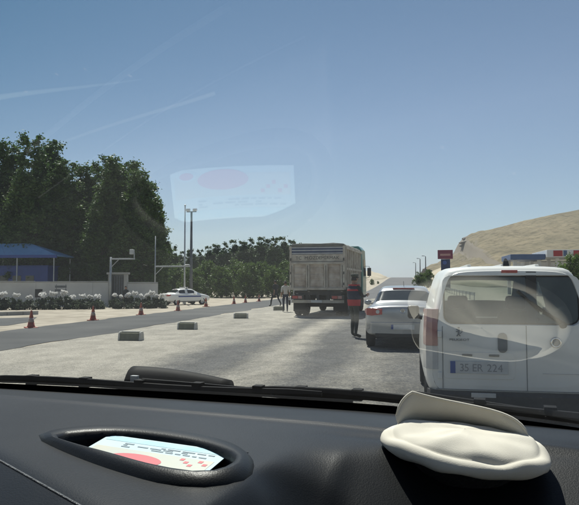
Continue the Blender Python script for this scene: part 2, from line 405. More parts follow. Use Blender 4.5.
# ------------------------------------------------------------------ the hill on the right
def make_hill():
    import mathutils
    Y0 = 520.
    prof = [(424, 270), (436, 266), (446, 260), (459, 253), (460.5, 244), (463, 239), (468, 235.5), (480, 231.5), (500, 226.5), (520, 221.5), (550, 214.5), (579, 209), (640, 199), (760, 186), (900, 188), (1100, 205)]
    pts = [aty(px, py, Y0) for px, py in prof]
    def H(x):
        if x <= pts[0].x: return None
        for a, c in zip(pts, pts[1:]):
            if x <= c.x: t = (x-a.x)/(c.x-a.x); return a.z+(c.z-a.z)*t
        return pts[-1].z
    x0, x1 = pts[0].x, pts[-1].x
    N = 190; MV = 46; v = []; f = []
    for i in range(N+1):
        x = x0 + (x1-x0)*(i/N)**1.35
        h = H(max(x, x0+.01))
        for j in range(MV+1):
            t = j/MV                      # 0 foot near the road, 1 the ridge, then back slope
            y = 235 + (Y0-235)*t/.8 if t < .8 else Y0+(t-.8)/.2*260
            e = t/.8 if t < .8 else 1-(t-.8)/.2*.6
            s = e**1.25 if t < .8 else e
            if t < .8 and e > .80: s = (.80**1.25)*(1-(e-.8)/.2) + (e-.8)/.2  # a steeper brow under the ridge
            nz = mathutils.noise.fractal(Vector((x*.02, y*.02, 3)), 1, 2, 6)
            base = gz(x, y)
            amp = min(1, e*1.5)*2.6*(1 if abs(t-.8) > .02 else .35)
            rk = sstep((e-.45)/.3)*(1-sstep((x-x0-60)/80.))
            nz += rk*1.1*mathutils.noise.ridged_multi_fractal(Vector((x*.07, y*.05, 8)), 1, 2.2, 5, 1, 2)*.5
            z = base-1+(h-base+1)*s + nz*amp
            spread = (1-e)*10 if t < .8 else 0
            v.append((x+spread*.5, y, z if j else base-2))
    for i in range(N):
        for j in range(MV):
            a = i*(MV+1)+j; f.append((a, a+MV+1, a+MV+2, a+1))
    o = MB().add(v, f).build('hill', M['hill'], smooth=True)
    tag(o, 'dry tan hill with a rocky brow on the right', kind='structure')
    # rock ledges along the brow
    M['ledge'] = mat('ledge', (.20, .175, .14), (.12, .105, .085), scale=.25, rough=.95, bump=1, bscale=1.2, detail=9)
    rnd = random.Random(4)
    for k in range(22):
        px = 463.5+rnd.random()**1.3*58; u = (px-461)/62
        top_ = 238-u*12+rnd.uniform(0, 7)+ (4 if px < 466 else 1.5)
        c = aty(px, top_, Y0-12-rnd.uniform(0, 12)); rx, ry, rz_ = rnd.uniform(2.5, 6), rnd.uniform(4, 8), rnd.uniform(.9, 2.2)
        rings = []
        for j in range(6):
            e = -1+2*j/5; rr = max(.25, 1-e*e*.85)
            rings.append([(c.x+rx*rr*math.cos(a)*(1+.3*mathutils.noise.noise(Vector((math.cos(a)*2+k, math.sin(a)*2, e)))), c.y+ry*rr*math.sin(a), c.z+rz_*e*(1+.3*mathutils.noise.noise(Vector((math.cos(a)+k*3, math.sin(a), e*2))))) for a in [2*math.pi*i/10 for i in range(10)]])
        MB().loft(rings).build('rock', M['ledge'], o)
make_hill()

# pale embankments where the road climbs away
def mound(name, label, cx, cy, lx, ly, h, material, seed, rz=0):
    import mathutils
    n, k = 26, 9; rings = []
    for j in range(k):
        e = j/(k-1); rr = 1-e**1.6
        ring = []
        for i in range(n):
            t = 2*math.pi*i/n
            q = 1+.22*mathutils.noise.noise(Vector((math.cos(t)*1.6+seed, math.sin(t)*1.6, 0)))
            x = cx+lx*rr*q*math.cos(t)*math.cos(rz)-ly*rr*q*math.sin(t)*math.sin(rz); y = cy+lx*rr*q*math.cos(t)*math.sin(rz)+ly*rr*q*math.sin(t)*math.cos(rz)
            ring.append((x, y, gz(x, y)-.3+h*e*(.9+.2*q)+.15*h*mathutils.noise.noise(Vector((x*.25, y*.1, seed)))*min(1, e*3)))
        rings.append(ring)
    o = MB().loft(rings).build(name, material, smooth=True); return tag(o, label, kind='structure')
M['bank_pale'] = mat('bank_pale', (.50, .44, .34), (.38, .33, .24), scale=.12, rough=.95, bump=.5, bscale=1)
mound('embankment', 'pale earth bank left of the far road', -15, 255, 8, 60, 3.0, M['bank_pale'], 1)
mound('embankment', 'pale earth bank right of the far road', 13, 225, 6.0, 55, 4.0, M['bank_pale'], 5)
mound('embankment', 'tan earth bank below the sign pylon', 19, 170, 9, 40, 4.2, M['earth'], 9)
mound('embankment', 'low sandy bank behind the truck cab', -19, 150, 5, 50, 1.3, M['bank_pale'], 12)

# ================================================================== VEHICLES
def wheel(parent, x, y, r, wd, side, name='wheel'):
    """axis along x; side = +1 when the outer face looks to +x"""
    h = wd/2
    t = MB().lathe([(r*.62, -h), (r*.9, -h), (r*.985, -h*.75), (r, -h*.3), (r, h*.3), (r*.985, h*.75), (r*.9, h), (r*.62, h)], 28, 'x', cap=False)
    ty = t.build('wheel', M['rubber'], parent, smooth=True, loc=(x, y, r))
    d = MB().lathe([(r*.64, -h*.8), (r*.64, h*.78*1), (r*.58, h*.62), (r*.2, h*.45), (r*.16, h*.62), (.001, h*.62)] if side > 0 else
                   [(.001, -h*.62), (r*.16, -h*.62), (r*.2, -h*.45), (r*.58, -h*.62), (r*.64, -h*.78), (r*.64, h*.8)], 20, 'x', cap=False)
    d.build('rim', M['rim'], ty, smooth=True)
    return ty
def ring_half(y, hw, zb, belt, gw, zt, tw, shear=None):
    """one cross-section of a car body, 18 points, closed; bottom centre first, counter-clockwise seen from behind"""
    half = [(0, zb), (hw*.62, zb), (hw*.93, zb+.03), (hw, zb+.16), (hw*1.005, (zb+belt)*.52), (hw*.975, belt), (gw, belt+.025), (tw+(gw-tw)*.1, zt-.055), (tw*.86, zt-.012), (0, zt)]
    pts = half + [(-x, z) for x, z in reversed(half[1:-1])]
    return [(x, y+(shear(z) if shear else 0), z) for x, z in pts]
def rrect(w, h, r, n=5, cx=0, cz=0):
    p = []
    for sx, sz, a0 in ((1, 1, 0), (-1, 1, 90), (-1, -1, 180), (1, -1, 270)):
        for i in range(n+1):
            a = R(a0+90*i/n); p.append((cx+sx*(w/2-r)+r*math.cos(a), cz+sz*(h/2-r)+r*math.sin(a)))
    return p
def panel(name, pts2d, y, th, material, parent, shear=None, smooth=False, bevel=0):
    """a plate cut to an outline in x,z, facing -y, th thick"""
    sh = shear or (lambda z: 0)
    a = [(x, y+sh(z), z) for x, z in pts2d]; b = [(x, y+sh(z)+th, z) for x, z in pts2d]
    return MB().loft([a, b]).build(name, material, parent, bevel=bevel)

def sedan(name, paint, label, cat, loc, rz, L=1.0, plate='', police=False):
    root = empty(name, loc, rz, label, cat)
    st = [  # y, zb, hw, belt, gw, zt, tw
        (0.00, .46, .64, .86, .58, .93, .50), (.035, .34, .80, .93, .70, 1.00, .62), (.20, .29, .865, .95, .76, 1.035, .66), (.60, .26, .885, .95, .775, 1.045, .655),
        (.66, .26, .886, .95, .775, 1.06, .665), (1.24, .25, .888, .95, .755, 1.40, .575), (1.34, .25, .888, .95, .75, 1.43, .575), (1.85, .24, .888, .94, .75, 1.46, .575),
        (1.95, .24, .888, .94, .75, 1.462, .575), (2.55, .24, .888, .93, .755, 1.435, .545), (2.66, .24, .888, .93, .76, 1.40, .55), (3.35, .25, .888, .92, .77, 1.04, .66), (3.42, .25, .885, .92, .77, 1.02, .66),
        (3.95, .26, .87, .84, .75, .94, .62), (4.35, .30, .80, .76, .66, .83, .54), (4.52, .38, .60, .66, .50, .72, .40)]
    rings = [ring_half(*[s[0], s[2], s[1], s[3], s[4], s[5], s[6]]) for s in st]
    b = MB().loft(rings)
    n = 18
    for i in range(len(st)-1):
        for k in range(n):
            fi = i*n+k
            side = k in (6, 11); top = k in (8, 9)
            if side and i in (5, 6, 8): b.m[fi] = 1
            if side and i == 9: b.m[fi] = 1
            if (top or k in (7, 10)) and i == 4: b.m[fi] = 2
            if top and i == 10: b.m[fi] = 3
    o = b.build('body', [paint, M['car_glass']], root, smooth=True, sub=2)
    baked(o)
    # windows become parts of their own
    for mi, nm in ((1, 'side_windows'), (2, 'rear_window'), (3, 'windscreen')):
        q = bmesh.new(); q.from_mesh(o.data)
        bmesh.ops.delete(q, geom=[f for f in q.faces if f.material_index != mi], context='FACES')
        for side in ((-1, 1) if mi == 1 else (0,)):
            q2 = q.copy()
            if side: bmesh.ops.delete(q2, geom=[f for f in q2.faces if f.calc_center_median().x*side < 0], context='FACES')
            for f in q2.faces: f.material_index = 0
            me = bpy.data.meshes.new(nm); q2.to_mesh(me); q2.free(); me.materials.append(M['car_glass'])
            w_ = bpy.data.objects.new('side_window' if side else nm, me); COL.objects.link(w_); w_.parent = root
        q.free()
    q = bmesh.new(); q.from_mesh(o.data)
    bmesh.ops.delete(q, geom=[f for f in q.faces if f.material_index > 0], context='FACES'); q.to_mesh(o.data); q.free()
    # rear end
    for s in (-1, 1):
        tl = MB().loft([[(s*.46, .004, .80), (s*.46, .004, .925), (s*.70, .03, .95), (s*.70, .03, .77)], [(s*.46, -.02, .805), (s*.46, -.02, .92), (s*.69, -.004, .945), (s*.69, -.004, .775)]])
        tl.add([(s*.69, -.004, .775), (s*.69, -.004, .945), (s*.815, .05, .94), (s*.872, .24, .91), (s*.872, .24, .84), (s*.815, .05, .785)], [(0, 1, 2, 5), (2, 3, 4, 5)])
        tl.build('tail_light', M['red_lens'], root)
        MB().lathe([(.001, -.006), (.036, -.006), (.045, .004)], 14, 'y', (s*.56, -.018, .862)).build('reverse_lamp', M['clear_lens'], root)
        wheel(root, s*.78, .88, .315, .20, s); wheel(root, s*.78, 3.52, .315, .20, s)
        MB().lathe([(.03, -.08), (.07, -.09), (.085, 0), (.07, .06), (.02, .07)], 12, 'y', (s*.97, 2.62, 1.0), sx=.8, sy=1.2).build('door_mirror', paint, root, smooth=True)
        MB().tube([(s*.76, 2.66, .96), (s*.92, 2.64, .98)], .025, 6).build('mirror_arm', M['black_plastic'], root)
    MB().loft([[(x, y, z) for x, y in ((-.80, .10), (-.70, .0), (0, -.045), (.70, .0), (.80, .10), (.0, .12))] for z in (.36, .40, .60, .63)]).build('bumper', paint, root, smooth=False, bevel=.015)
    MB().box(-.62, .62, -.030, .05, .29, .375).build('lower_valance', M['black_plastic'], root, bevel=.01)
    p = MB().box(-.26, .26, -.062, -.045, .47, .58).build('number_plate', M['plate_white'], root)
    MB().box(-.26, -.21, -.064, -.061, .472, .578).build('plate_strip', M['plate_blue'], p)
    if plate: text('plate_letter', plate, .10, M['ink'], p, (.02, -.064, .525), (R(90), 0, 0), .001)
    MB().lathe([(.040, -.004), (.052, -.010), (.055, 0)], 20, 'y', (0, -.002, .88)).build('emblem', M['chrome'], root)
    MB().box(-.26, .26, 1.20, 1.235, 1.375, 1.398).build('brake_lamp', M['red_lens'], root)
    MB().tube([(0, 1.5, 1.44), (0, 1.3, 1.56)], .006, 5).build('antenna', M['black_plastic'], root)
    if police:
        for s in (-1, 1):
            MB().box(s*.892-.008, s*.892+.008, 1.0, 3.35, .70, .80).build('blue_stripe', M['blue_deep'], root)
        MB().box(-.56, .56, 1.95, 2.2, 1.475, 1.57).build('light_bar', M['clear_lens'], root, bevel=.03)
    for s in (-1, 1): MB().box(s*.86-.03, s*.86+.03, 1.35, 3.1, .27, .31).build('sill', M['black_plastic'], root)
    return root

# silver saloon stopped by the officer
rear = gp(363, 348)
car2 = sedan('parked_car', M['silver_paint'], 'silver saloon car stopped with its tail towards us beside the officer', 'car', (-.06, 14.75, .006), R(-1.0))
# white car parked on the sandy verge
p_ = gp(176, 305, -.35)
car3 = sedan('parked_car', M['white_paint'], 'small white car with blue side stripe parked by the white flowering shrubs', 'car', (p_.x-.95, p_.y-.6, gz(p_.x, p_.y)), R(-38), police=True)

# ------------------------------------------------------------------ the white van in front
M['plate_ink'] = mat('plate_ink', (.30, .31, .32), rough=.5)
M['van_white'] = mat('van_white', (.84, .84, .80), (.70, .69, .64), scale=1.6, rough=.32, coat=.35, detail=9)
def white_van():
    root = empty('delivery_van', (1.045, 6.80, .006), 0, 'white panel van filling the right side, rear doors facing us', 'van')
    sh = lambda z: .02*max(0, z-.5) + .075*max(0, (z-1.0))**1.3 if z > .5 else 0
    HT = 1.685
    st = [(0.0, .36, .775, .95, .755, HT-.045, .60), (.03, .33, .81, .95, .785, HT-.012, .635), (.10, .31, .835, .95, .805, HT, .655), (.4, .28, .842, .95, .812, HT+.01, .66),
          (1.2, .26, .845, .95, .815, HT+.02, .665), (1.9, .26, .845, .95, .815, HT+.015, .66), (2.0, .26, .845, .95, .815, HT+.01, .66), (2.65, .26, .845, .95, .81, HT-.04, .645), (2.72, .26, .845, .95, .81, HT-.065, .64),
          (3.25, .27, .84, .95, .80, 1.20, .68), (3.32, .27, .84, .94, .80, 1.12, .68), (3.75, .32, .80, .86, .70, .95, .58), (3.92, .42, .60, .74, .50, .80, .42)]
    rings = [ring_half(s[0], s[2], s[1], s[3], s[4], s[5], s[6], sh if i < 4 else None) for i, s in enumerate(st)]
    b = MB().loft(rings, cap=False)
    n = 18
    for i in range(len(st)-1):
        for k in range(n):
            fi = i*n+k
            if k in (6, 11) and i in (6,): b.m[fi] = 1
            if k in (8, 9) and i == 8: b.m[fi] = 2
    b.f.append(tuple((len(st)-1)*n+k for k in range(n))); b.m.append(0)
    o = b.build('body', [M['van_white'], M['car_glass']], root, smooth=True, sub=2, fix=False)
    baked(o)
    vg, _, _ = glassmat('van_glass', (.55, .60, .58), .07, .018)
    M['van_glass'] = vg
    for mi, nm in ((1, 'side_window'), (2, 'windscreen')):
        for side in ((-1, 1) if mi == 1 else (0,)):
            q = bmesh.new(); q.from_mesh(o.data)
            bmesh.ops.delete(q, geom=[f for f in q.faces if f.material_index != mi or (side and f.calc_center_median().x*side < 0)], context='FACES')
            for f in q.faces: f.material_index = 0
            me = bpy.data.meshes.new(nm); q.to_mesh(me); q.free(); me.materials.append(vg)
            w_ = bpy.data.objects.new(nm, me); COL.objects.link(w_); w_.parent = root
    q = bmesh.new(); q.from_mesh(o.data)
    bmesh.ops.delete(q, geom=[f for f in q.faces if f.material_index > 0], context='FACES')
    # rear outline after smoothing
    be = [v for v in q.verts if any(e.is_boundary for e in v.link_edges) and v.co.y < .35]
    out = [v.co.copy() for v in be]
    q.to_mesh(o.data); q.free()
    wc = (.005, 1.33)                                   # window centre x,z
    out.sort(key=lambda p: math.atan2(p.z-wc[1], p.x-wc[0]))
    WW, WH, WR = 1.32, .49, .085
    def on_rr(ang, W, H, r):
        lo, hi = 0, 3
        for _ in range(40):
            md = (lo+hi)/2; x, z = abs(md*math.cos(ang)), abs(md*math.sin(ang))
            dx, dz = x-(W/2-r), z-(H/2-r)
            ins = (x <= W/2 and z <= H/2) and not (dx > 0 and dz > 0 and dx*dx+dz*dz > r*r)
            if ins: lo = md
            else: hi = md
        return lo*math.cos(ang), lo*math.sin(ang)
    # extra directions so the window corners stay crisp
    K = 120; r0, r1, r2, r3 = [], [], [], []
    def outline(ang):
        best = None
        for i in range(len(out)):
            a, c = out[i], out[(i+1) % len(out)]
            ta, tc_ = math.atan2(a.z-wc[1], a.x-wc[0]), math.atan2(c.z-wc[1], c.x-wc[0])
            if tc_ < ta: tc_ += 2*math.pi
            for k in (0, 2*math.pi):
                if ta <= ang+k <= tc_:
                    t = (ang+k-ta)/max(1e-6, tc_-ta); return a.lerp(c, t)
        return out[0]
    for i in range(K):
        a = -math.pi+2*math.pi*(i+.5)/K
        p = outline(a); r0.append((p.x, p.y, p.z))
        x, z = on_rr(a, WW, WH, WR); X, Z = wc[0]+x, wc[1]+z
        px, pz = p.x*.86+X*.14, p.z*.86+Z*.14
        r1.append((px, sh(pz)-.012, pz))
        r2.append((X+x*.02, sh(Z)-.014, Z+z*.035))
        r3.append((X, sh(Z)+.012, Z))
    MB().loft([r0, r1, r2, r3], cap=False).build('rear_doors', M['van_white'], root, smooth=False)
    g = MB(); g.add([(x, y-.004, z) for x, y, z in r3], [tuple(range(K))]); g.build('rear_window', vg, root)
    rb = [(x-(x-wc[0])*.018, y-.006, z-(z-wc[1])*.045) for x, y, z in r3]; ro = [(x, y-.008, z) for x, y, z in r3]
    MB().loft([ro, rb], cap=False).build('window_seal', M['rubber'], root)
    Y = lambda z: sh(z)-.013
    # seam between the two doors and the sill seam
    MB().loft([[(.148, Y(z)-.002, z), (.155, Y(z)-.002, z), (.155, Y(z)+.01, z), (.148, Y(z)+.01, z)] for z in (.42, .8, 1.075)]).build('door_seam', M['grey_ink'], root)
    MB().loft([[(x, Y(.42)-.003, .417), (x, Y(.42)-.003, .424), (x, Y(.42)+.01, .424), (x, Y(.42)+.01, .417)] for x in (-.74, 0, .74)]).build('sill_seam', M['grey_ink'], root)
    # plate in its recess frame
    pf = panel('plate_recess', rrect(.70, .27, .04, cx=-.315, cz=.665), Y(.665)-.008, .012, M['van_white'], root, bevel=.004)
    pl = MB().box(-.60, -.03, Y(.65)-.022, Y(.65)-.009, .585, .71).build('number_plate', M['plate_white'], root, bevel=.002)
    MB().box(-.599, -.548, Y(.65)-.0235, Y(.65)-.0215, .587, .708).build('plate_strip', M['plate_blue'], pl)
    text('plate_letter', '35 ER 224', .108, M['plate_ink'], pl, (-.29, Y(.65)-.0235, .647), (R(90), 0, 0), .0012, sx=.93)
    for x in (-.43, -.165): MB().box(x-.05, x+.05, Y(.77)-.024, Y(.77), .76, .782).build('plate_lamp', M['grey_ink'], root, bevel=.006)
    # oval grip, lock, emblem and name
    gr = panel('door_grip', rrect(.092, .20, .045, cx=-.08, cz=.90), Y(.90)-.018, .02, M['grey_ink'], root, bevel=.008)
    lk = MB().lathe([(.001, -.016), (.03, -.016), (.034, -.008)], 18, 'y', (.43, Y(.91), .91)).build('lock', M['grey_ink'], root)
    MB().lathe([(.036, -.012), (.05, -.018), (.056, 0), (.036, 0)], 20, 'y', (.43, Y(.91), .91), cap=False).build('lock_ring', M['chrome'], lk, smooth=True)
    e = MB(); y0 = Y(1.02)-.006
    # a small upright heraldic beast: head, body, forelegs, hind legs, tail
    for (ax, az, bx, bz, r_) in ((-.005, 1.035, -.012, .99, .011), (.0, 1.05, -.018, 1.052, .009), (-.01, 1.03, -.035, 1.035, .005), (-.01, 1.018, -.036, 1.01, .005), (-.012, .99, -.028, .965, .006), (-.010, .99, .006, .965, .006), (.004, .99, .026, 1.01, .004), (.026, 1.01, .02, 1.04, .004)):
        e.tube([(ax-.50, y0, az-.005), (bx-.50, y0, bz-.005)], r_*.8, 6)
    e.build('emblem', M['grey_ink'], root)
    text('maker_letter', 'PEUGEOT', .032, M['grey_ink'], root, (-.50, Y(.93)-.002, .925), (R(90), 0, 0), .0012, sx=1.45)
    # lamps
    for s in (-1, 1):
        c = lambda z: [(s*.725, Y(z)-.010, z), (s*.775, -.018+sh(z), z), (s*(.838-.05*max(0, z-.95)), .035+sh(z), z), (s*(.862-.05*max(0, z-.95)), .17+sh(z), z), (s*.79, .17+sh(z), z), (s*.70, .03+sh(z), z)]
        MB().loft([c(z) for z in (.86, .96, 1.10, 1.235)]).build('tail_light', M['pink_lens'], root, smooth=False)
        MB().loft([c(z) for z in (.62, .7, .857)]).build('lower_lamp', M['clear_lens'], root)
        wheel(root, s*.74, .72, .30, .19, s); wheel(root, s*.74, 3.12, .30, .19, s)
        mr = MB().loft([[(s*(.93+dx), 2.72+dy, 1.09+dz) for dx, dz in rrect(.17*k, .19*k, .04*k)] for k, dy, dx0 in ((.9, -.06, 0), (1, -.04, 0), (.9, .03, 0), (.5, .09, 0)) for dx, dy in ((0, dy),)]).build('door_mirror', M['black_plastic'], root, smooth=False)
        MB().tube([(s*.79, 2.72, 1.0), (s*.90, 2.72, 1.03)], .03, 6).build('mirror_arm', M['black_plastic'], root)
    MB().box(-.075, .085, Y(1.625)-.012, Y(1.6)+.03, 1.608, 1.636).build('brake_lamp', M['red_lens'], root, bevel=.005)
    # bumper: body colour on the upper lip, black below
    def bp(z, o_): return [(-.83, .12, z), (-.80, .0-o_*.4, z), (-.68, -.035-o_, z), (0, -.055-o_, z), (.68, -.035-o_, z), (.80, -.0-o_*.4, z), (.83, .12, z)]
    MB().loft([bp(z, o_) for z, o_ in ((.20, -.02), (.24, .01), (.37, .015), (.404, 0), (.408, -.04))]).build('bumper', M['black_plastic'], root, smooth=False)
    MB().box(-.40, -.16, -.079, -.06, .355, .40).build('towing_cover', M['clear_lens'], root, bevel=.004)
    # side seams and hinges of the doors
    for s in (-1, 1):
        MB().loft([[(s*.672-.003, Y(z)-.003, z), (s*.672+.003, Y(z)-.003, z), (s*.672+.003, Y(z)+.01, z), (s*.672-.003, Y(z)+.01, z)] for z in (.43, .7, 1.0, 1.06)]).build('side_seam', M['grey_ink'], root)
        for z in (.56, .98): MB().box(s*.70-.022, s*.70+.022, Y(z)-.022, Y(z)+.02, z-.035, z+.035).build('hinge', M['van_white'], root, bevel=.008)
    MB().box(.30, .66, Y(.6)-.004, Y(.6)+.004, .596, .602).build('press_line', M['clear_lens'], root)
    # wiper
    wp = MB().tube([(.50, Y(1.11)-.03, 1.105), (.33, Y(1.22)-.045, 1.215), (.20, Y(1.32)-.04, 1.32)], [.018, .011, .008], 6).build('wiper_arm', M['rubber'], root)
    MB().tube([(.30, Y(1.2)-.03, 1.215), (.08, Y(1.45)-.03, 1.43)], .010, 6).build('wiper_blade', M['rubber'], wp)
    MB().lathe([(.001, -.05), (.03, -.05), (.035, -.01)], 12, 'y', (.50, Y(1.09), 1.085)).build('wiper_pivot', M['rubber'], wp)
    # antenna base and roof ribs
    MB().loft([[(.005-.03*k, .3-.05*k, HT-.0+h_), (.005+.03*k, .3-.05*k, HT+h_), (.005+.02*k, .3+.08*k, HT+h_), (.005-.02*k, .3+.08*k, HT+h_)] for k, h_ in ((1.1, -.01), (.8, .05), (.3, .08))]).build('antenna_base', M['black_plastic'], root)
    for s in (-.35, 0.005, .36): MB().box(s-.02, s+.02, .5, 2.2, HT-.004, HT+.024).build('roof_rib', M['van_white'], root, bevel=.006)
    # inside: floor, bulkhead edge, seats
    MB().box(-.76, .76, .08, 3.1, .42, .46).build('load_floor', M['seat_cloth'], root)
    MB().box(-.70, .70, 2.75, 2.95, .46, 1.02).build('van_dashboard', M['black_plastic'], root, bevel=.03)
    for x in (-.36, .38):
        s_ = MB().box(x-.23, x+.23, 1.95, 2.08, .5, 1.14).build('seat_back', M['seat_cloth'], root, bevel=.05)
        MB().box(x-.13, x+.13, 1.97, 2.06, 1.17, 1.34).build('head_rest', M['seat_cloth'], s_, bevel=.04)
        MB().box(x-.24, x+.24, 2.08, 2.5, .46, .62).build('seat', M['seat_cloth'], root, bevel=.05)
    MB().box(.165, .265, Y(1.3)+.03, Y(1.3)+.06, 1.09, 1.62).build('door_post', M['black_plastic'], root)
    return root
van = white_van()

# ------------------------------------------------------------------ the tipper truck
M['truck_panel'] = mat('truck_panel', (.58, .53, .46), (.31, .25, .20), scale=2.6, rough=.75, metal=.1, bump=.25, bscale=9, detail=10)
M['truck_rib'] = mat('truck_rib', (.56, .52, .44), (.34, .30, .25), scale=2.8, rough=.7, bump=.2, bscale=9, detail=9)
M['truck_dark'] = mat('truck_dark', (.05, .052, .055), (.085, .08, .072), scale=3, rough=.85, bump=.3, bscale=9)
M['truck_cab'] = mat('truck_cab', (.02, .19, .17), (.017, .16, .145), scale=2, rough=.35, coat=.4)
M['tarp'] = mat('tarp', (.20, .20, .18), (.13, .13, .12), scale=2.5, rough=.9, bump=.8, bscale=5)
M['stripe_white'] = mat('stripe_white', (.50, .51, .52), (.38, .39, .40), scale=3, rough=.6)
M['stripe_blue'] = mat('stripe_blue', (.05, .075, .14), (.035, .055, .11), scale=3, rough=.6)
def truck():
    root = empty('tipper_truck', (-3.98, 29.2, .006), R(-3.6), 'grey tipper truck with ribbed tailgate and turquoise cab stopped on the road', 'truck')
    W = 1.27; ZB, ZT = 1.24, 3.12; LB = 5.6
    MB().box(-W, W, .06, LB, ZB, ZB+.12).build('bed_floor', M['truck_dark'], root)
    MB().box(-W+.02, W-.02, LB-.08, LB, ZB+.12, ZT+.2).build('bed_front', M['truck_panel'], root)
    for s in (-1, 1):
        sd = MB().box(s*W-.03*(s+1), s*W+.03*(1-s), .06, LB-.08, ZB+.125, ZT).build('bed_side', M['truck_panel'], root)
        for i in range(9):
            y = .2+i*.62
            MB().box(s*W-.005 if s > 0 else s*W-.075, s*W+.075 if s > 0 else s*W+.005, y-.05, y+.05, ZB+.1, ZT+.02).build('side_rib', M['truck_rib'], sd)
        MB().box(s*W-.01 if s > 0 else s*W-.09, s*W+.09 if s > 0 else s*W+.01, .1, LB, ZT-.02, ZT+.10).build('top_rail', M['truck_rib'], sd, bevel=.01)
        MB().box(s*W-.01 if s > 0 else s*W-.06, s*W+.06 if s > 0 else s*W+.01, .15, LB, 2.15, 2.25).build('side_rail', M['truck_rib'], sd)
    # tailgate: sheet, frame, ribs, header board
    tg = MB().box(-W+.03, W-.03, 0, .055, ZB+.02, 2.52).build('tailgate', M['truck_panel'], root)
    for x, wd in ((-W+.09, .16), (-.43, .17), (.42, .17), (W-.09, .16)):
        MB().box(x-wd/2, x+wd/2, -.07, -.003, ZB+.03, 2.40).build('tailgate_rib', M['truck_rib'], tg, bevel=.012)
        MB().box(x-.012, x+.012, -.076, -.07, ZB+.1, 2.35).build('rib_groove', M['truck_dark'], tg)
    for z0, z1 in ((ZB-.02, ZB+.09), (2.40, 2.50)):
        MB().box(-W+.01, W-.01, -.085, -.004, z0, z1).build('tailgate_rail', M['truck_rib'], tg, bevel=.012)
    for i, (xa, xb) in enumerate(((-1.08, -.53), (-.33, .32), (.52, 1.08))):
        for k in range(3):
            z = 1.42+.30*k
            MB().box(xa+.02, xb-.02, -.016, .003, z, z+.22).build('tailgate_pressing', M['truck_panel'], tg, bevel=.012)
    hd = MB().box(-W+.02, W-.02, .0, .055, 2.53, 2.86).build('header_board', M['truck_rib'], root)
    text('truck_letter', 'TC  M.ÖZDEMİRMAK', .20, M['ink'], hd, (.02, -.003, 2.70), (R(90), 0, 0), .003, sx=1.08)
    sb = MB().box(-W+.02, W-.02, .0, .055, 2.865, 3.22).build('stripe_board', M['stripe_blue'], root)
    for z in (2.885, 3.02, 3.15): MB().box(-W+.05, W-.05, -.012, .003, z, z+.045).build('white_stripe', M['stripe_white'], sb)
    for s in (-1, 1):
        MB().box(s*(W-.02)-.05, s*(W-.02)+.05, -.03, .1, ZB, 3.24).build('corner_post', M['truck_rib'], root, bevel=.01)
        for z in (1.5, 2.0, 2.62): MB().tube([(s*(W-.03), -.05, z-.06), (s*(W-.03), -.05, z+.06)], .03, 8).build('hinge', M['truck_dark'], root)
    # rolled tarpaulin over the top, sagging
    rr = []
    for i in range(14):
        y = -.02+i*(LB+.02)/13; sg = .03*math.sin(i*1.9)
        rr.append([(-W-.03, y, 3.20), (-W*.9, y, 3.36+sg), (-W*.4, y, 3.37-sg), (W*.1, y, 3.35+sg), (W*.6, y, 3.38-sg*.6), (W*.95, y, 3.34+sg*.5), (W+.03, y, 3.20), (W*.5, y, 3.22), (-W*.5, y, 3.22)])
    MB().loft(rr).build('tarpaulin', M['tarp'], root, smooth=True)
    # chassis
    for s in (-1, 1):
        MB().box(s*.42-.05, s*.42+.05, .2, 8.1, .80, 1.06).build('chassis_rail', M['truck_dark'], root)
        MB().box(s*.55-.04, s*.55+.04, .5, LB-.3, 1.06, 1.235).build('subframe', M['truck_dark'], root)
        fl = MB().box(s*.95-.30, s*.95+.30, .55, .57, .22, .98).build('mud_flap', M['rubber'], root)
        MB().box(s*.93-.30, s*.93+.30, -.02, .10, .78, .99).build('lamp_box', M['truck_dark'], root)
        MB().box(s*.93-.24, s*.93+.02, -.035, -.02, .82, .95).build('tail_light', M['red_lens'], root)
        MB().box(s*.93+.04, s*.93+.22, -.035, -.02, .82, .95).build('indicator', M['pink_lens'], root)
        for dx in (-.17, .17):
            wheel(root, s*.98+dx, 1.25, .52, .29, s)
        wheel(root, s*1.05, 6.9, .52, .30, s)
        MB().box(s*1.2-.03, s*1.2+.03, 2.2, 5.4, .62, .98).build('side_guard', M['truck_dark'], root)
    MB().box(-1.22, 1.22, .06, .16, .62, .76).build('rear_bar', M['truck_rib'], root, bevel=.01)
    MB().box(-1.1, 1.1, .10, .14, .985, 1.20).build('rear_crossmember', M['truck_dark'], root)
    for x in (-.5, 0, .5): MB().box(x-.06, x+.06, .12, .3, .76, 1.1).build('bracket', M['truck_dark'], root)
    MB().tube([(-1.0, 1.25, .52), (1.0, 1.25, .52)], .12, 10).build('axle', M['truck_dark'], root)
    MB().box(-.30, .22, .02, .05, .64, .75).build('number_plate', M['plate_white'], root)
    # cab
    cb = MB().loft([[(x*k, y, z) for x, z in ((-1.36, .75), (1.36, .75), (1.36, 1.9), (1.30, 3.35), (1.12, 3.56), (-1.12, 3.56), (-1.30, 3.35), (-1.36, 1.9))] for y, k in ((5.85, .98), (5.95, 1), (7.2, 1), (7.75, .96))])
    c = cb.build('cab', M['truck_cab'], root, bevel=.03)
    for s in (-1, 1):
        w_ = MB().add([(s*1.37, 6.3, 1.95), (s*1.37, 7.15, 1.95), (s*1.335, 7.15, 2.85), (s*1.335, 6.3, 2.85)], [(0, 1, 2, 3)]).build('cab_window', M['car_glass'], root)
        mr = MB().box(s*1.50-.11, s*1.50+.11, 7.55, 7.62, 1.95, 2.42).build('door_mirror', M['black_plastic'], root, bevel=.03)
        MB().tube([(s*1.18, 7.5, 2.5), (s*1.5, 7.6, 2.5), (s*1.5, 7.6, 1.88), (s*1.2, 7.55, 1.8)], .018, 6).build('mirror_bracket', M['black_plastic'], mr)
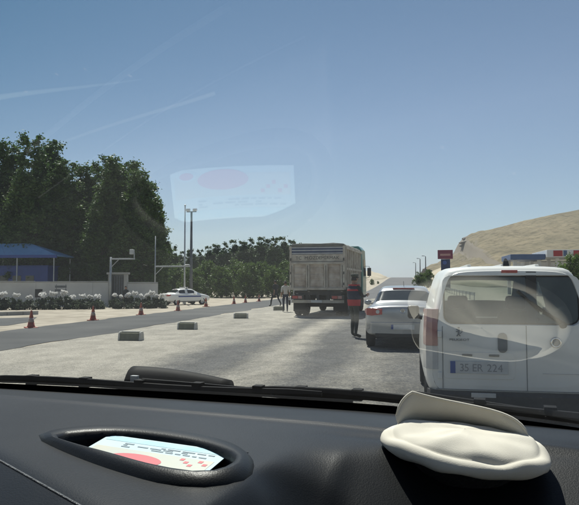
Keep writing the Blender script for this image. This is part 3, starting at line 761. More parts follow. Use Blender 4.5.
    MB().box(-1.0, 1.0, 5.835, 5.87, 2.2, 2.9).build('cab_rear_window', M['car_glass'], root)
    MB().box(1.0, 1.25, 5.62, 5.8, 1.3, 3.0).build('exhaust_stack', M['truck_dark'], root, bevel=.04)
    return root
truck()

# ================================================================== PEOPLE
def person(label, loc, rz, J, cloth, cap=None, extra=None, scale=1.0):
    """J overrides joint places (local: x right, y the way the person faces, z up); cloth maps body zones to materials"""
    base = dict(pelvis=(0, 0, .95), belly=(0, .01, 1.08), chest=(0, .02, 1.27), upper=(0, .01, 1.40), neck=(0, .01, 1.50), head0=(0, .03, 1.57), head1=(0, .045, 1.645), head2=(0, .02, 1.70))
    for s, n in ((-1, 'l'), (1, 'r')):
        base.update({f'hip_{n}': (s*.09, 0, .90), f'thigh_{n}': (s*.10, .01, .72), f'knee_{n}': (s*.10, .02, .49), f'calf_{n}': (s*.10, -.005, .33), f'ankle_{n}': (s*.10, -.02, .09), f'ball_{n}': (s*.11, .10, .045), f'toe_{n}': (s*.115, .17, .035),
                     f'shoulder_{n}': (s*.175, 0, 1.40), f'arm_{n}': (s*.215, -.01, 1.26), f'elbow_{n}': (s*.23, -.02, 1.12), f'fore_{n}': (s*.235, .02, .99), f'wrist_{n}': (s*.24, .05, .87), f'palm_{n}': (s*.24, .07, .80)})
    base.update(J)
    rad = dict(pelvis=(.155, .115), belly=(.145, .105), chest=(.165, .115), upper=(.13, .095), neck=(.058, .058), head0=(.072, .085), head1=(.078, .098), head2=(.06, .078))
    for n in 'lr':
        rad.update({f'hip_{n}': .095, f'thigh_{n}': .083, f'knee_{n}': .060, f'calf_{n}': .058, f'ankle_{n}': .042, f'ball_{n}': (.048, .034), f'toe_{n}': (.038, .026), f'shoulder_{n}': .065, f'arm_{n}': .055, f'elbow_{n}': .044, f'fore_{n}': .041, f'wrist_{n}': .030, f'palm_{n}': (.040, .022)})
    E_ = [('pelvis', 'belly'), ('belly', 'chest'), ('chest', 'upper'), ('upper', 'neck'), ('neck', 'head0'), ('head0', 'head1'), ('head1', 'head2')]
    for n in 'lr':
        E_ += [('pelvis', f'hip_{n}'), (f'hip_{n}', f'thigh_{n}'), (f'thigh_{n}', f'knee_{n}'), (f'knee_{n}', f'calf_{n}'), (f'calf_{n}', f'ankle_{n}'), (f'ankle_{n}', f'ball_{n}'), (f'ball_{n}', f'toe_{n}'),
               ('upper', f'shoulder_{n}'), (f'shoulder_{n}', f'arm_{n}'), (f'arm_{n}', f'elbow_{n}'), (f'elbow_{n}', f'fore_{n}'), (f'fore_{n}', f'wrist_{n}'), (f'wrist_{n}', f'palm_{n}')]
    names = list(base); idx = {k: i for i, k in enumerate(names)}
    me = bpy.data.meshes.new('body'); me.from_pydata([base[k] for k in names], [(idx[a], idx[b]) for a, b in E_], [])
    o = bpy.data.objects.new('body', me); COL.objects.link(o)
    o.modifiers.new('skin', 'SKIN')
    for k in names:
        sv = me.skin_vertices[0].data[idx[k]]; r_ = rad[k]
        sv.radius = r_ if isinstance(r_, tuple) else (r_, r_); sv.use_root = (k == 'pelvis')
    q = o.modifiers.new('sub', 'SUBSURF'); q.levels = 2; q.render_levels = 2
    baked(o)
    zone = {}
    for a, b in E_:
        for key, z in (('hip', 'legs'), ('thigh', 'legs'), ('knee', 'legs'), ('calf', 'legs')):
            if b.startswith(key) or a.startswith(key): zone[(a, b)] = 'legs'
        if b.startswith(('ball', 'toe')): zone[(a, b)] = 'shoes'
        if b.startswith(('shoulder', 'arm', 'elbow')): zone[(a, b)] = 'sleeves'
        if b.startswith(('fore', 'wrist')): zone[(a, b)] = 'forearms'
        if b.startswith('palm'): zone[(a, b)] = 'skin'
        if b in ('neck', 'head0', 'head1', 'head2'): zone[(a, b)] = 'skin'
        if b in ('belly', 'chest', 'upper'): zone[(a, b)] = 'top'
    cl = dict(legs=M['cloth_dark'], shoes=M['leather'], sleeves=M['cloth_white'], forearms=M['skin'], skin=M['skin'], top=M['cloth_white'], hips=M['cloth_dark']); cl.update(cloth)
    keys = list(cl)
    # fingers and thumb, nose and ears join the same body mesh
    bm = bmesh.new(); bm.from_mesh(o.data)
    def chain(pts, rs, n=6):
        b = MB().tube(pts, rs, n); vs = [bm.verts.new(p) for p in b.v]
        for f in b.f: bm.faces.new([vs[i] for i in f])
    for s, n in ((-1, 'l'), (1, 'r')):
        wv, pv = Vector(base[f'wrist_{n}']), Vector(base[f'palm_{n}']); d = (pv-wv).normalized()
        sd = d.cross(Vector((1, 0, 0))); sd = sd.normalized() if sd.length > .1 else Vector((0, 0, 1))
        nn = d.cross(sd)
        for k, ln in enumerate((.066, .076, .072, .056)):
            a = pv+sd*(.030-.02*k)-d*.01; b_ = a+d*ln*.5-nn*.006*s; c_ = b_+d*ln*.42-nn*.022*s
            chain([a, b_, c_], [.0095, .009, .007])
        a = wv+d*.025+sd*.028; chain([a, a+sd*.028+d*.025, a+sd*.036+d*.055], [.011, .010, .008])
    hd = Vector(base['head1'])
    chain([hd+Vector((0, .085, .005)), hd+Vector((0, .118, -.022))], [.008, .015])
    for s in (-1, 1):
        chain([hd+Vector((s*.074, -.005, .02)), hd+Vector((s*.088, -.012, -.005)), hd+Vector((s*.078, -.002, -.035))], [.012, .015, .008])
    bmesh.ops.recalc_face_normals(bm, faces=bm.faces)
    bm.to_mesh(o.data); bm.free()
    o.data.materials.clear()
    for k in keys: o.data.materials.append(cl[k])
    segs = [(Vector(base[a]), Vector(base[b]), zone.get((a, b), 'hips')) for a, b in E_]
    for f in o.data.polygons:
        c = f.center; best = (9, 'top')
        for a, b, z in segs:
            t = max(0, min(1, (c-a).dot(b-a)/(b-a).length_squared)); dd = (c-a-(b-a)*t).length
            if z == 'sleeves' and dd > .1: dd += .1
            if dd < best[0]: best = (dd, z)
        z = best[1]
        if z == 'top' and c.z < 1.0: z = 'hips'
        if z == 'skin' and (c-Vector(base['neck'])).length < .10 and c.z < base['neck'][2]-.015: z = 'top'
        f.material_index = keys.index(z); f.use_smooth = True
    root = empty('person', loc, rz, label, 'person'); root.scale = (scale,)*3
    o.parent = root
    # face: eyes and mouth
    for s in (-1, 1):
        MB().lathe([(.001, .012), (.009, .008), (.012, 0)], 8, 'y', hd+Vector((s*.03, .085, .018))).build('eye', M['ink'], root)
    MB().box(hd.x-.022, hd.x+.022, hd.y+.082, hd.y+.094, hd.z-.058, hd.z-.051).build('mouth', M['cone_red'], root)
    b = MB()
    rings = []
    for j in range(6):
        e = j/5; rr = math.cos(e*1.45)
        rings.append([(hd.x+.088*rr*math.cos(t), hd.y-.012+.108*rr*math.sin(t)*(1 if math.sin(t) < 0 else .93), hd.z+.02+.10*math.sin(e*1.45)-(.075*(1-e) if math.sin(t) < .25 else 0)) for t in [2*math.pi*i/18 for i in range(18)]])
    b.loft(rings).build('hair', M['hair'], root, smooth=True)
    if cap:
        c = MB().lathe([(.093, 0), (.10, .03), (.112, .055), (.09, .078), (.02, .085)], 20, 'z', (hd.x, hd.y-.008, hd.z+.055), sy=1.12)
        k = c.build('cap', cap, root, smooth=True)
        MB().loft([[(hd.x+.085*math.cos(t)*q, hd.y+.04+.11*math.sin(t)*q, hd.z+.055-.03*math.sin(t)*q+h_) for t in [math.pi*i/10 for i in range(11)]] for q, h_ in ((.6, .01), (1, .006), (1, 0), (.6, 0))], closed=False, cap=False).build('peak', M['leather'], k)
    if extra: extra(root, base)
    return root

# officer standing at the silver car, looking into it, back half turned to us
M['cloth_pale'] = mat('cloth_pale', (.55, .40, .40), (.42, .2, .2), scale=18, rough=.8)
def vest(root, B):
    def shell(name, z0, z1, mt, grow, ext=0):
        n = 22; rings = []
        for z in [z0+(z1-z0)*i/5 for i in range(6)]:
            t = (z-.95)/.45; rx = (.178+.012*math.sin(t*3))*grow; ry = (.135+.012*math.sin(t*2.5))*grow
            if z > 1.36: rx *= .9; ry *= .88
            rings.append([(rx*math.cos(a)*(1+.02*math.sin(5*a+z*20)), .01+ry*math.sin(a)*(1+.02*math.sin(4*a+z*17)), z) for a in [2*math.pi*i/n for i in range(n)]])
        return MB().loft(rings, cap=False).build(name, mt, root, smooth=True)
    shell('vest', .90, 1.47, M['cloth_navy'], 1.10)
    shell('red_yoke', 1.30, 1.482, M['cloth_red'], 1.135)
    shell('red_hem', .885, 1.06, M['cloth_red'], 1.16)
    shell('pale_band', 1.355, 1.40, M['cloth_pale'], 1.15)
pg = gp(354, 337.5)
person('officer in red and navy vest standing beside the silver saloon', (pg.x, pg.y, .006), R(-42),
       {'arm_r': (.21, .05, 1.27), 'elbow_r': (.235, .12, 1.15), 'fore_r': (.19, .24, 1.16), 'wrist_r': (.15, .34, 1.19), 'palm_r': (.14, .40, 1.20),
        'arm_l': (-.22, .0, 1.26), 'elbow_l': (-.255, .02, 1.13), 'fore_l': (-.20, .13, 1.08), 'wrist_l': (-.14, .23, 1.07), 'palm_l': (-.11, .29, 1.07), 'ankle_l': (-.17, .10, .09), 'ball_l': (-.19, .22, .045), 'toe_l': (-.20, .29, .035), 'knee_l': (-.14, .10, .49), 'calf_l': (-.155, .09, .33), 'thigh_l': (-.125, .06, .71), 'ankle_r': (.13, -.06, .09), 'ball_r': (.15, .06, .045), 'toe_r': (.16, .13, .035)},
       dict(legs=M['cloth_green'], hips=M['cloth_green'], top=M['cloth_green'], sleeves=M['cloth_dark'], forearms=M['cloth_dark']), cap=M['cloth_green'], extra=vest)
# man in a pale shirt walking by the truck with a bag, and his companion
def bag(root, B):
    p = Vector(B['palm_r'])
    b = MB().loft([[(p.x+.05*k*math.cos(a), p.y+.17*k*math.sin(a), p.z+h_) for a in [2*math.pi*i/14 for i in range(14)]] for k, h_ in ((.8, -.42), (1, -.38), (1, -.16), (.85, -.13))])
    g = b.build('shoulder_bag', M['leather'], root, bevel=.01)
    MB().tube([p+Vector((0, -.1, -.14)), p+Vector((0, -.06, -.02)), p+Vector((0, .06, -.02)), p+Vector((0, .1, -.14))], .009, 6).build('handle', M['leather'], g)
pg = gp(285.5, 312)
person('man in a pale shirt and dark trousers carrying a bag left of the truck', (pg.x, pg.y, .006), R(20),
       {'ankle_l': (-.09, .14, .09), 'ball_l': (-.095, .26, .05), 'toe_l': (-.10, .33, .045), 'knee_l': (-.095, .13, .49), 'calf_l': (-.09, .12, .33), 'thigh_l': (-.10, .07, .71)},
       dict(legs=M['cloth_navy'], hips=M['cloth_navy']), extra=bag, scale=.95)
pg = gp(275.5, 306.5)
person('man in dark clothes striding away left of the pale-shirted man', (pg.x, pg.y, .006), R(52),
       {'thigh_l': (-.10, .14, .73), 'knee_l': (-.10, .26, .53), 'calf_l': (-.10, .33, .34), 'ankle_l': (-.10, .36, .09), 'ball_l': (-.105, .48, .045), 'toe_l': (-.11, .55, .035),
        'thigh_r': (.10, -.10, .73), 'knee_r': (.10, -.18, .51), 'calf_r': (.10, -.31, .36), 'ankle_r': (.10, -.43, .20), 'ball_r': (.11, -.36, .08), 'toe_r': (.115, -.31, .04),
        'elbow_l': (-.24, -.14, 1.13), 'fore_l': (-.23, -.14, 1.0), 'wrist_l': (-.22, -.1, .88), 'palm_l': (-.22, -.08, .81), 'elbow_r': (.24, .08, 1.13), 'fore_r': (.23, .19, 1.05), 'wrist_r': (.2, .27, .98), 'palm_r': (.19, .31, .94)},
       dict(legs=M['cloth_dark'], hips=M['cloth_dark'], top=M['cloth_dark'], sleeves=M['cloth_dark']), scale=1.0)
pg = aty(126, 300, 46.0)
person('person in dark clothes standing by the gateway behind the flowering shrubs', (pg.x, pg.y, gz(pg.x, pg.y)), R(160), {},
       dict(legs=M['cloth_dark'], hips=M['cloth_dark'], top=M['cloth_dark'], sleeves=M['cloth_dark'], forearms=M['cloth_dark']), scale=.98)

# ================================================================== LANE BLOCKS AND CONES
blk = None
def block_proto():
    root = empty('lane_block')
    prof = [(-.15, 0), (.15, 0), (.15, .03), (.105, .19), (.07, .225), (-.07, .225), (-.105, .19), (-.15, .03)]
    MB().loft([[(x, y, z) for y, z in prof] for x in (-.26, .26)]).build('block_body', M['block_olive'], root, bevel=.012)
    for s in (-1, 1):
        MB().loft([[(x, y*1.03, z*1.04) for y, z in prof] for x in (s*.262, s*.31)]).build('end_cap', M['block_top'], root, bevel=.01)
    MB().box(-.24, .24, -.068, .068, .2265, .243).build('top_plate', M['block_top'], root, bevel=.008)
    return root
spots = [(131, 340.5, 'nearest to us'), (187.5, 329.5, 'second away from us'), (241, 318.5, 'third away from us'), (279, 310.5, 'farthest, by the walking men')]
for i, (px, py, lb) in enumerate(spots):
    if i == 0: blk = block_proto(); o = blk
    else: o = copy_tree(blk)
    g = gp(px, py); o.location = (g.x, g.y, .006); o.rotation_euler = (0, 0, R(random.uniform(-7, 7)+6))
    tag(o, f'squat olive concrete block with pale ends on the road, {lb}', 'concrete block', 'concrete blocks dividing the lanes')
def cone_proto():
    root = empty('traffic_cone')
    MB().box(-.19, .19, -.19, .19, 0, .035).build('base', M['cone_red'], root, bevel=.01)
    MB().lathe([(.14, .035), (.12, .08), (.098, .20)], 18).build('cone', M['cone_red'], root, smooth=True)
    MB().lathe([(.099, .20), (.072, .35)], 18).build('white_band', M['cone_white'], root, smooth=True)
    MB().lathe([(.071, .35), (.03, .58), (.024, .60)], 18).build('tip', M['cone_red'], root, smooth=True)
    return root
cones = [(31, 328, 'nearest, at the left edge of the picture'), (93, 320.5, 'second from us, below the gateway'), (141, 315, 'left of the white parked car'), (178, 311, 'in front of the white parked car'), (206, 306.8, 'just right of the white parked car'), (234, 304, 'third from the far end'), (245.5, 302.8, 'second from the far end'), (259, 301.5, 'farthest of all')]
c0 = None
for i, (px, py, lb) in enumerate(cones):
    if c0 is None: c0 = cone_proto(); o = c0
    else: o = copy_tree(c0)
    g = gp(px, py, gz(-13, 20)); o.location = (g.x, g.y, gz(g.x, g.y)); o.rotation_euler = (R(random.uniform(-3, 3)) if i else R(2), 0, R(random.uniform(0, 90)))
    o.location.z = gz(g.x, g.y)
    tag(o, f'faded red traffic cone on the sandy verge, {lb}', 'traffic cone', 'cones along the verge')

# ================================================================== TREES
def leaf_cloud(centres, per, lsz, rnd, flat=.5):
    """leaf-sized quads scattered in clumps"""
    v, f = [], []
    for c, rad in centres:
        for _ in range(int(per*rnd.uniform(.6, 1.3))):
            d = Vector((rnd.gauss(0, 1), rnd.gauss(0, 1), rnd.gauss(0, 1))).normalized()*rad*(.25+.85*abs(rnd.gauss(0, .55)))
            p = c+d
            a = Vector((rnd.gauss(0, 1), rnd.gauss(0, 1), rnd.gauss(0, .7))).normalized()
            b = a.cross(Vector((rnd.gauss(0, 1), rnd.gauss(0, 1), rnd.gauss(0, 1)))).normalized()
            s = lsz*rnd.uniform(.6, 1.4); o = len(v)
            v += [p-a*s*.6, p+b*s*.36, p+a*s*.6, p-b*s*.36]; f.append((o, o+1, o+2, o+3))
    return v, f
def tree_mesh(seed, H, rad, low, n_clump, per, lsz, column=True):
    rnd = random.Random(seed)
    tr = MB(); lean = (rnd.uniform(-.3, .3), rnd.uniform(-.3, .3))
    top = Vector((lean[0], lean[1], H*.80))
    tr.tube([(0, 0, -.3), (lean[0]*.2, 0, H*.2), (lean[0]*.5, lean[1]*.5, H*.55), top], [.03*H**.8, .024*H**.8, .014*H**.8, .03], 9)
    cs = []
    # leaders: several upright sub-crowns give a lumpy, lobed outline
    lobes = [(0, 0, 1.0)]
    for k in range(6):
        a = k*1.05+rnd.uniform(-.4, .4); q = rnd.uniform(.35, .62); lobes.append((math.cos(a)*rad*q, math.sin(a)*rad*q, rnd.uniform(.70, .93)))
    for lx, ly, lh in lobes:
        hh = H*lh
        tr.tube([(lx*.1, ly*.1, H*low*.8), (lx*.7, ly*.7, H*(low+.3)*.9), (lx, ly, hh*.84)], [.016*H**.8, .011*H**.8, .02], 6)
        for _ in range(n_clump//len(lobes)):
            t = rnd.random()**.62; z = hh*(low+(1-low)*t)
            prof = max(.46 if t > .5 else .34, math.sin(math.pi*min(1, .18+.74*t)))**.75
            r = rad*.62*prof*(rnd.random()**.35); a = rnd.uniform(0, 6.28)
            cr = rad*rnd.uniform(.16, .34)*(1-.25*t)
            c = Vector((lx*(1-.25*t)+r*math.cos(a), ly*(1-.25*t)+r*math.sin(a), z))
            cs.append((c, cr))
            if rnd.random() < .18: tr.tube([(lx*.8, ly*.8, z-r*.8-.4), c], [.035, .012], 4)
    v, f = leaf_cloud(cs, per, lsz, rnd)
    lf = MB().add(v, f)
    return tr, lf
TREE = {}
def tree_kind(key, leaf, *a):
    tr, lf = tree_mesh(*a); TREE[key] = (tr.mesh('trunk', M['bark'], True), lf.mesh('crown', leaf, False, fix=False), a[1])
for k in range(4): tree_kind(f'pop{k}', M['leaf_poplar'], 11+k, 16, 2.5, .06, 620, 95, .20)
for k in range(3): tree_kind(f'far{k}', M['leaf_far'], 31+k, 12, 2.2, .04, 300, 60, .28)
for k in range(3): tree_kind(f'bush{k}', M['leaf_bright'], 51+k, 5, 2.4, .02, 150, 60, .20)
def plant_tree(name, key, px, ytop, y, label, cat, group, wide=1.0, z0=None):
    b = aty(px, HY, y); t = aty(px, ytop, y); g = gz(b.x, y)
    h = t.z-g; tm, lm, H = TREE[key]; s = h/H
    root = empty(name, (b.x, y, g), random.uniform(0, 6.28), label, cat, group)
    root.scale = (s*wide, s*wide, s)
    for me in (tm, lm):
        o = bpy.data.objects.new(me.name.split('.')[0], me); COL.objects.link(o); o.parent = root
    return root
near = [(-40, 150, 66), (-14, 152, 61), (7, 139, 63), (29, 134, 60), (48, 139, 64), (65, 160, 62), (84, 163, 66), (98, 162, 70), (111, 154, 61), (126, 160, 66), (139, 168, 60), (148, 180, 62)]
names_ = ['partly outside the left edge', 'at the very left edge', 'second of those fully in view', 'the tallest of them', 'right of the tallest', 'at the dip after the tallest', 'left of the middle peak', 'just before the middle peak', 'with the middle peak', 'right of the middle peak', 'next to last on the right', 'last on the right']
for i, (px, yt, y) in enumerate(near):
    if i == 0: continue
    plant_tree('poplar_tree', f'pop{i % 4}', px, yt+3, y, f'dark poplar behind the wall in the near left row, {names_[i]}', 'tree', 'near poplars behind the wall', wide=1.15 if yt < 160 else 1.3)
far = [(157, 249, 100), (163, 252, 112), (172, 246, 104), (181, 252, 118), (190, 250, 110), (200, 250, 120), (208, 247, 125), (216, 245, 128), (225, 243, 124), (234, 241, 130), (243, 242, 126), (251, 239, 131), (259, 238, 126), (267, 240, 130), (275, 238, 124), (283, 238, 128), (292, 241, 132), (301, 244, 138)]
for i, (px, yt, y) in enumerate(far):
    plant_tree('poplar_tree', f'far{i % 3}', px, yt, y, f'distant green poplar of the far row, {ORD[i]} from the left' if i < 16 else f'distant poplar of the far row half hidden by the truck, {ORD[i-16]} behind it', 'tree', 'far row of poplars', wide=1.15)
bush = [(160, 268, 84), (176, 264, 86), (192, 268, 80), (207, 262, 84), (222, 266, 80), (236, 260, 84), (249, 264, 80), (262, 262, 84), (275, 266, 80), (287, 262, 86)]
for i, (px, yt, y) in enumerate(bush):
    plant_tree('leafy_bush', f'bush{i % 3}', px, yt, y, f'bright green bush in front of the far poplars, {ORD[i]} from the left', 'bush', 'bushes below the far poplars', wide=.95)
for i, (px, yt, y, lb) in enumerate([(372, 279, 150, 'small dark roadside bush just right of the truck cab'), (378, 281, 160, 'tiny dark bush beside the small roadside bush near the truck'), (420, 272, 120, 'dark bush on the bank left of the sign pylon'), (428, 270, 128, 'rounded bush on the bank close below the sign pylon'), (574, 254, 70, 'green tree in front of the filling station at the right edge')]):
    plant_tree('leafy_bush', f'bush{i % 3}', px, yt, y, lb, 'bush' if i < 4 else 'tree', 'far bushes', wide=.9)

# ------------------------------------------------------------------ white flowering shrubs
def shrub_mesh(seed):
    rnd = random.Random(seed)
    cs = [(Vector((rnd.uniform(-.32, .32), rnd.uniform(-.3, .3), rnd.uniform(.10, .70))), rnd.uniform(.12, .17)) for _ in range(18)]
    v, f = leaf_cloud(cs, 26, .13, rnd)
    st = MB()
    for k in range(4):
        a = rnd.uniform(0, 6.28); st.tube([(0, 0, -.05), (.1*math.cos(a), .1*math.sin(a), .45), (.16*math.cos(a), .16*math.sin(a), .8)], [.03, .02, .01], 5)
    hs = []
    for k in range(10):
        a = rnd.uniform(0, 6.28); r_ = .16*rnd.random()**.5
        hs.append((Vector((r_*math.cos(a), r_*math.sin(a), 1.0+rnd.uniform(-.09, .08))), rnd.uniform(.08, .11)))
    v2, f2 = leaf_cloud(hs, 60, .085, rnd)
    return st.mesh('stem', M['bark']), MB().add(v, f).mesh('foliage', M['leaf_hedge'], fix=False), MB().add(v2, f2).mesh('flower_head', M['petal'], fix=False)
SH = [shrub_mesh(s) for s in (3, 4, 5)]
xs_ = [-6, 3, 17, 30, 43, 54, 64, 73, 82, 90, 98, 115, 121, 128, 135, 141, 147, 152, 157, 162]
side_lb = ['at the left picture edge', 'second from the left edge', 'third from the left edge', 'fourth from the left, beside the black board', 'fifth from the left', 'sixth from the left', 'the tallest of the row, seventh from the left', 'eighth from the left', 'ninth from the left', 'tenth from the left', 'just left of the gateway', 'just right of the gateway', 'second right of the gateway', 'third right of the gateway', 'fourth right of the gateway', 'fifth right of the gateway', 'fifth from the white parked car', 'fourth from the white parked car', 'second from the white parked car', 'next to the white parked car']
for i, px in enumerate(xs_):
    yy = 41.5+(px/165)*5.5
    b = aty(px, HY, yy); z = gz(b.x, yy)
    root = empty('flowering_shrub', (b.x, yy, z), random.uniform(0, 6), f'white flowering shrub before the wall, {side_lb[i]}', 'shrub', 'white flowering shrubs before the wall')
    s = random.uniform(.84, 1.10)*(1.22 if px == 64 else 1.0); wd = 1.25 if px < 100 else 1.0
    root.scale = (s*wd, s*wd, s*1.06)
    for me in SH[i % 3]:
        o = bpy.data.objects.new(me.name.split('.')[0], me); COL.objects.link(o); o.parent = root
def low_hedge(name, label, pxa, pxb, ya, yb, h, seed):
    rnd = random.Random(seed); cs = []
    for i in range(int(abs(pxb-pxa)*.9)):
        t = rnd.random(); px = pxa+(pxb-pxa)*t; y = ya+(yb-ya)*t+rnd.uniform(-.35, .35); b = aty(px, HY, y)
        cs.append((Vector((b.x, y, gz(b.x, y)+rnd.uniform(.05, h))), rnd.uniform(.2, .3)))
    v, f = leaf_cloud(cs, 42, .14, rnd)
    o = MB().add(v, f).build(name, M['leaf_hedge'], fix=False); tag(o, label, kind='stuff'); return o
low_hedge('ground_cover', 'dark green planting below the flowering shrubs left of the gateway', -12, 105, 40.9, 44.4, .45, 1)
low_hedge('ground_cover', 'dark green planting below the flowering shrubs right of the gateway', 117, 166, 44.8, 46.6, .45, 2)

# ================================================================== LEFT SIDE: WALL, GATEWAY, CANOPY, POLES
def seg_frame(a, b):
    d = Vector((b.x-a.x, b.y-a.y, 0)); return d.length, math.atan2(d.y, d.x)
def wall_piece(label, pxa, pxb, ya, yb, ztop, seed):
    a, b = aty(pxa, HY, ya), aty(pxb, HY, yb); L_, ang = seg_frame(a, b)
    z0 = gz(a.x, ya)
    root = empty('boundary_wall', (a.x, a.y, z0), ang, label, 'wall', 'boundary wall behind the shrubs')
    h = ztop-z0; rnd = random.Random(seed)
    MB().box(0, L_, -.10, .10, -.2, h).build('wall_body', M['wall_render'], root)
    n = int(L_/1.4)
    for i in range(n):
        x0, x1 = L_*i/n, L_*(i+1)/n; dz = rnd.uniform(-.02, .05)
        MB().box(x0+.01, x1-.01, -.15, .15, h+.002, h+.09+dz).build('coping_stone', M['concrete'], root, bevel=.012)
    for i in range(0, n+1, 3):
        x = min(L_-.15, max(.15, L_*i/n)); MB().box(x-.15, x+.15, -.135, -.098, -.2, h-.004).build('pilaster', M['wall_render'], root)
    return root
wall_piece('long pale grey wall behind the flowering shrubs left of the gateway', -22, 110, 47.5, 49.5, 1.62, 1)
wall_piece('shorter pale grey wall between the gateway and the gate-arm post', 126.5, 158, 49.5, 50.5, 1.52, 2)
def gateway():
    a, b = aty(110.5, HY, 49.3), aty(126, HY, 49.4); L_, ang = seg_frame(a, b); z0 = gz(a.x, a.y)
    root = empty('gateway', (a.x, a.y, z0), ang, 'pale concrete gateway frame with a dark door between the two walls', 'gateway')
    zt = aty(118, 274.5, 49.4).z-z0
    for x in (0.0, L_): MB().box(x-.13, x+.13, -.2, .2, -.2, zt).build('gate_post', M['concrete'], root, bevel=.015)
    MB().box(-.25, L_+.25, -.26, .26, zt+.002, zt+.16).build('lintel', M['concrete'], root, bevel=.02)
    MB().box(.14, L_-.14, .02, .08, 0, zt-.01).build('door', M['pole_dark'], root)
    for i in range(5): MB().box(.22+i*(L_-.5)/4, .27+i*(L_-.5)/4, -.01, .018, .1, zt-.15).build('door_bar', M['truck_dark'], root)
    return root
gateway()
def gate_lamp(name, label, px, y, ytop, arm_px, ypix_arm, head, r=.07):
    b = aty(px, HY, y); z0 = gz(b.x, y); zt = aty(px, ytop, y).z-z0; za = aty(px, ypix_arm, y).z-z0
    ax = aty(arm_px, HY, y).x-b.x
    root = empty(name, (b.x, y, z0), 0, label, 'pole')
    MB().tube([(0, 0, -.1), (0, 0, zt)], [r*1.15, r*.8], 10).build('post', M['galv'], root, smooth=True)
    MB().box(0, ax, -.06, .06, za-.10, za+.02).build('arm', M['galv'], root, bevel=.01)
    MB().tube([(0, 0, za-.75), (min(.7, ax*.4), 0, za-.08)], .03, 6).build('brace', M['galv'], root)
    if head == 'camera':
        MB().tube([(ax-.05, 0, za), (ax-.05, 0, za+.45)], .035, 6).build('bracket', M['galv'], root)
        MB().box(ax-.42, ax-.08, -.14, .14, za+.32, za+.72).build('lamp_head', M['galv'], root, bevel=.03)
    else:
        MB().box(ax-.45, ax-.05, -.12, .12, za+.02, za+.12).build('lamp_head', M['galv'], root, bevel=.03)
    return root
gate_lamp('gantry_pole', 'white angled pole with a lamp on its arm above the gateway', 110.5, 49.0, 257, 134.5, 258.5, 'camera', .10)
gate_lamp('gantry_pole', 'thin white pole with a long side arm right of the near poplars', 155, 51.5, 236, 190, 266, 'plain', .05)
def lamp_post(label, px, y, ytop, lamp=True, r=.09, dark=True):
    b = aty(px, HY, y); z0 = gz(b.x, y); zt = aty(px, ytop, y).z-z0
    root = empty('street_lamp' if lamp else 'flag_pole', (b.x, y, z0), 0, label, 'street lamp' if lamp else 'pole')
    MB().tube([(0, 0, -.1), (0, 0, zt*.4), (0, 0, zt)], [r*1.3, r, r*.7], 10).build('post', M['pole_dark' if dark else 'galv'], root, smooth=True)
    MB().lathe([(r*2.2, 0), (r*2.0, .25), (r*1.3, .32)], 12).build('foot', M['pole_dark' if dark else 'galv'], root)
    if lamp:
        MB().box(-.5, .5, -.05, .05, zt-.02, zt+.06).build('crossbar', M['pole_dark'], root)
        for s in (-1, 1): MB().loft([[(s*.35-.2*k, -.16*k, zt+h_), (s*.35+.2*k, -.16*k, zt+h_), (s*.35+.2*k, .16*k, zt+h_+.05), (s*.35-.2*k, .16*k, zt+h_+.05)] for k, h_ in ((.7, .06), (1, .14), (.8, .32))]).build('floodlight', M['clear_lens'], root)
    else:
        MB().lathe([(.001, zt+.16), (.08, zt+.10), (.09, zt+.03), (.03, zt)], 10).build('finial', M['galv'], root)
    return root
lamp_post('tall dark lamp mast with a floodlight head before the far poplars', 191, 60, 212, True, .14)
lamp_post('tall thin pale pole just left of the dark lamp mast', 184.5, 57, 206, False, .075, False)

def canopy():
    y = 56.0
    a, b = aty(-30, HY, y), aty(56, HY, y); z0 = gz(b.x, y)
    root = empty('canopy', (b.x, y, z0), R(6), 'blue pitched canopy roof on thin posts at the left edge', 'canopy')
    wd = b.x-a.x; ze = aty(58, 255, y).z-z0; zr = aty(8, 242.5, y).z-z0
    # roof: hipped, eave along the front, ridge behind
    E0, E1 = Vector((-wd, 0, ze)), Vector((0, 0, ze)); D = 4.2
    E2, E3 = Vector((0, D, ze)), Vector((-wd, D, ze)); R0, R1 = Vector((-wd, D*.5, zr)), Vector((-3.6, D*.5, zr))
    th = Vector((0, 0, -.12))
    up = [E0, E1, E2, E3, R0, R1]
    n = 9
    # front slope in standing-seam sheets
    for i in range(n):
        t0, t1 = i/n, (i+1)/n
        p = [E0.lerp(E1, t0), E0.lerp(E1, t1), R0.lerp(R1, t1), R0.lerp(R1, t0)]
        g = .012
        p[0].x += g; p[1].x -= g; p[2].x -= g; p[3].x += g
        MB().loft([[q+th for q in p], p]).build('roof_sheet', M['blue_sheet'], root)
    MB().loft([[E1+th, E2+th, R1+th], [E1, E2, R1]]).build('roof_hip', M['blue_sheet'], root)
    MB().loft([[E2+th, E3+th, R0+th, R1+th], [E2, E3, R0, R1]]).build('roof_back', M['blue_sheet'], root)
    MB().box(-wd, .05, -.08, -.002, ze-.26, ze+.02).build('fascia', M['blue_deep'], root)
    for x in (-.35, -4.0, -7.4):
        for yy in (.25, D-.25): MB().tube([(x, yy, -.1), (x, yy, ze-.1)], .06, 8).build('post', M['galv'], root)
    return root
canopy()
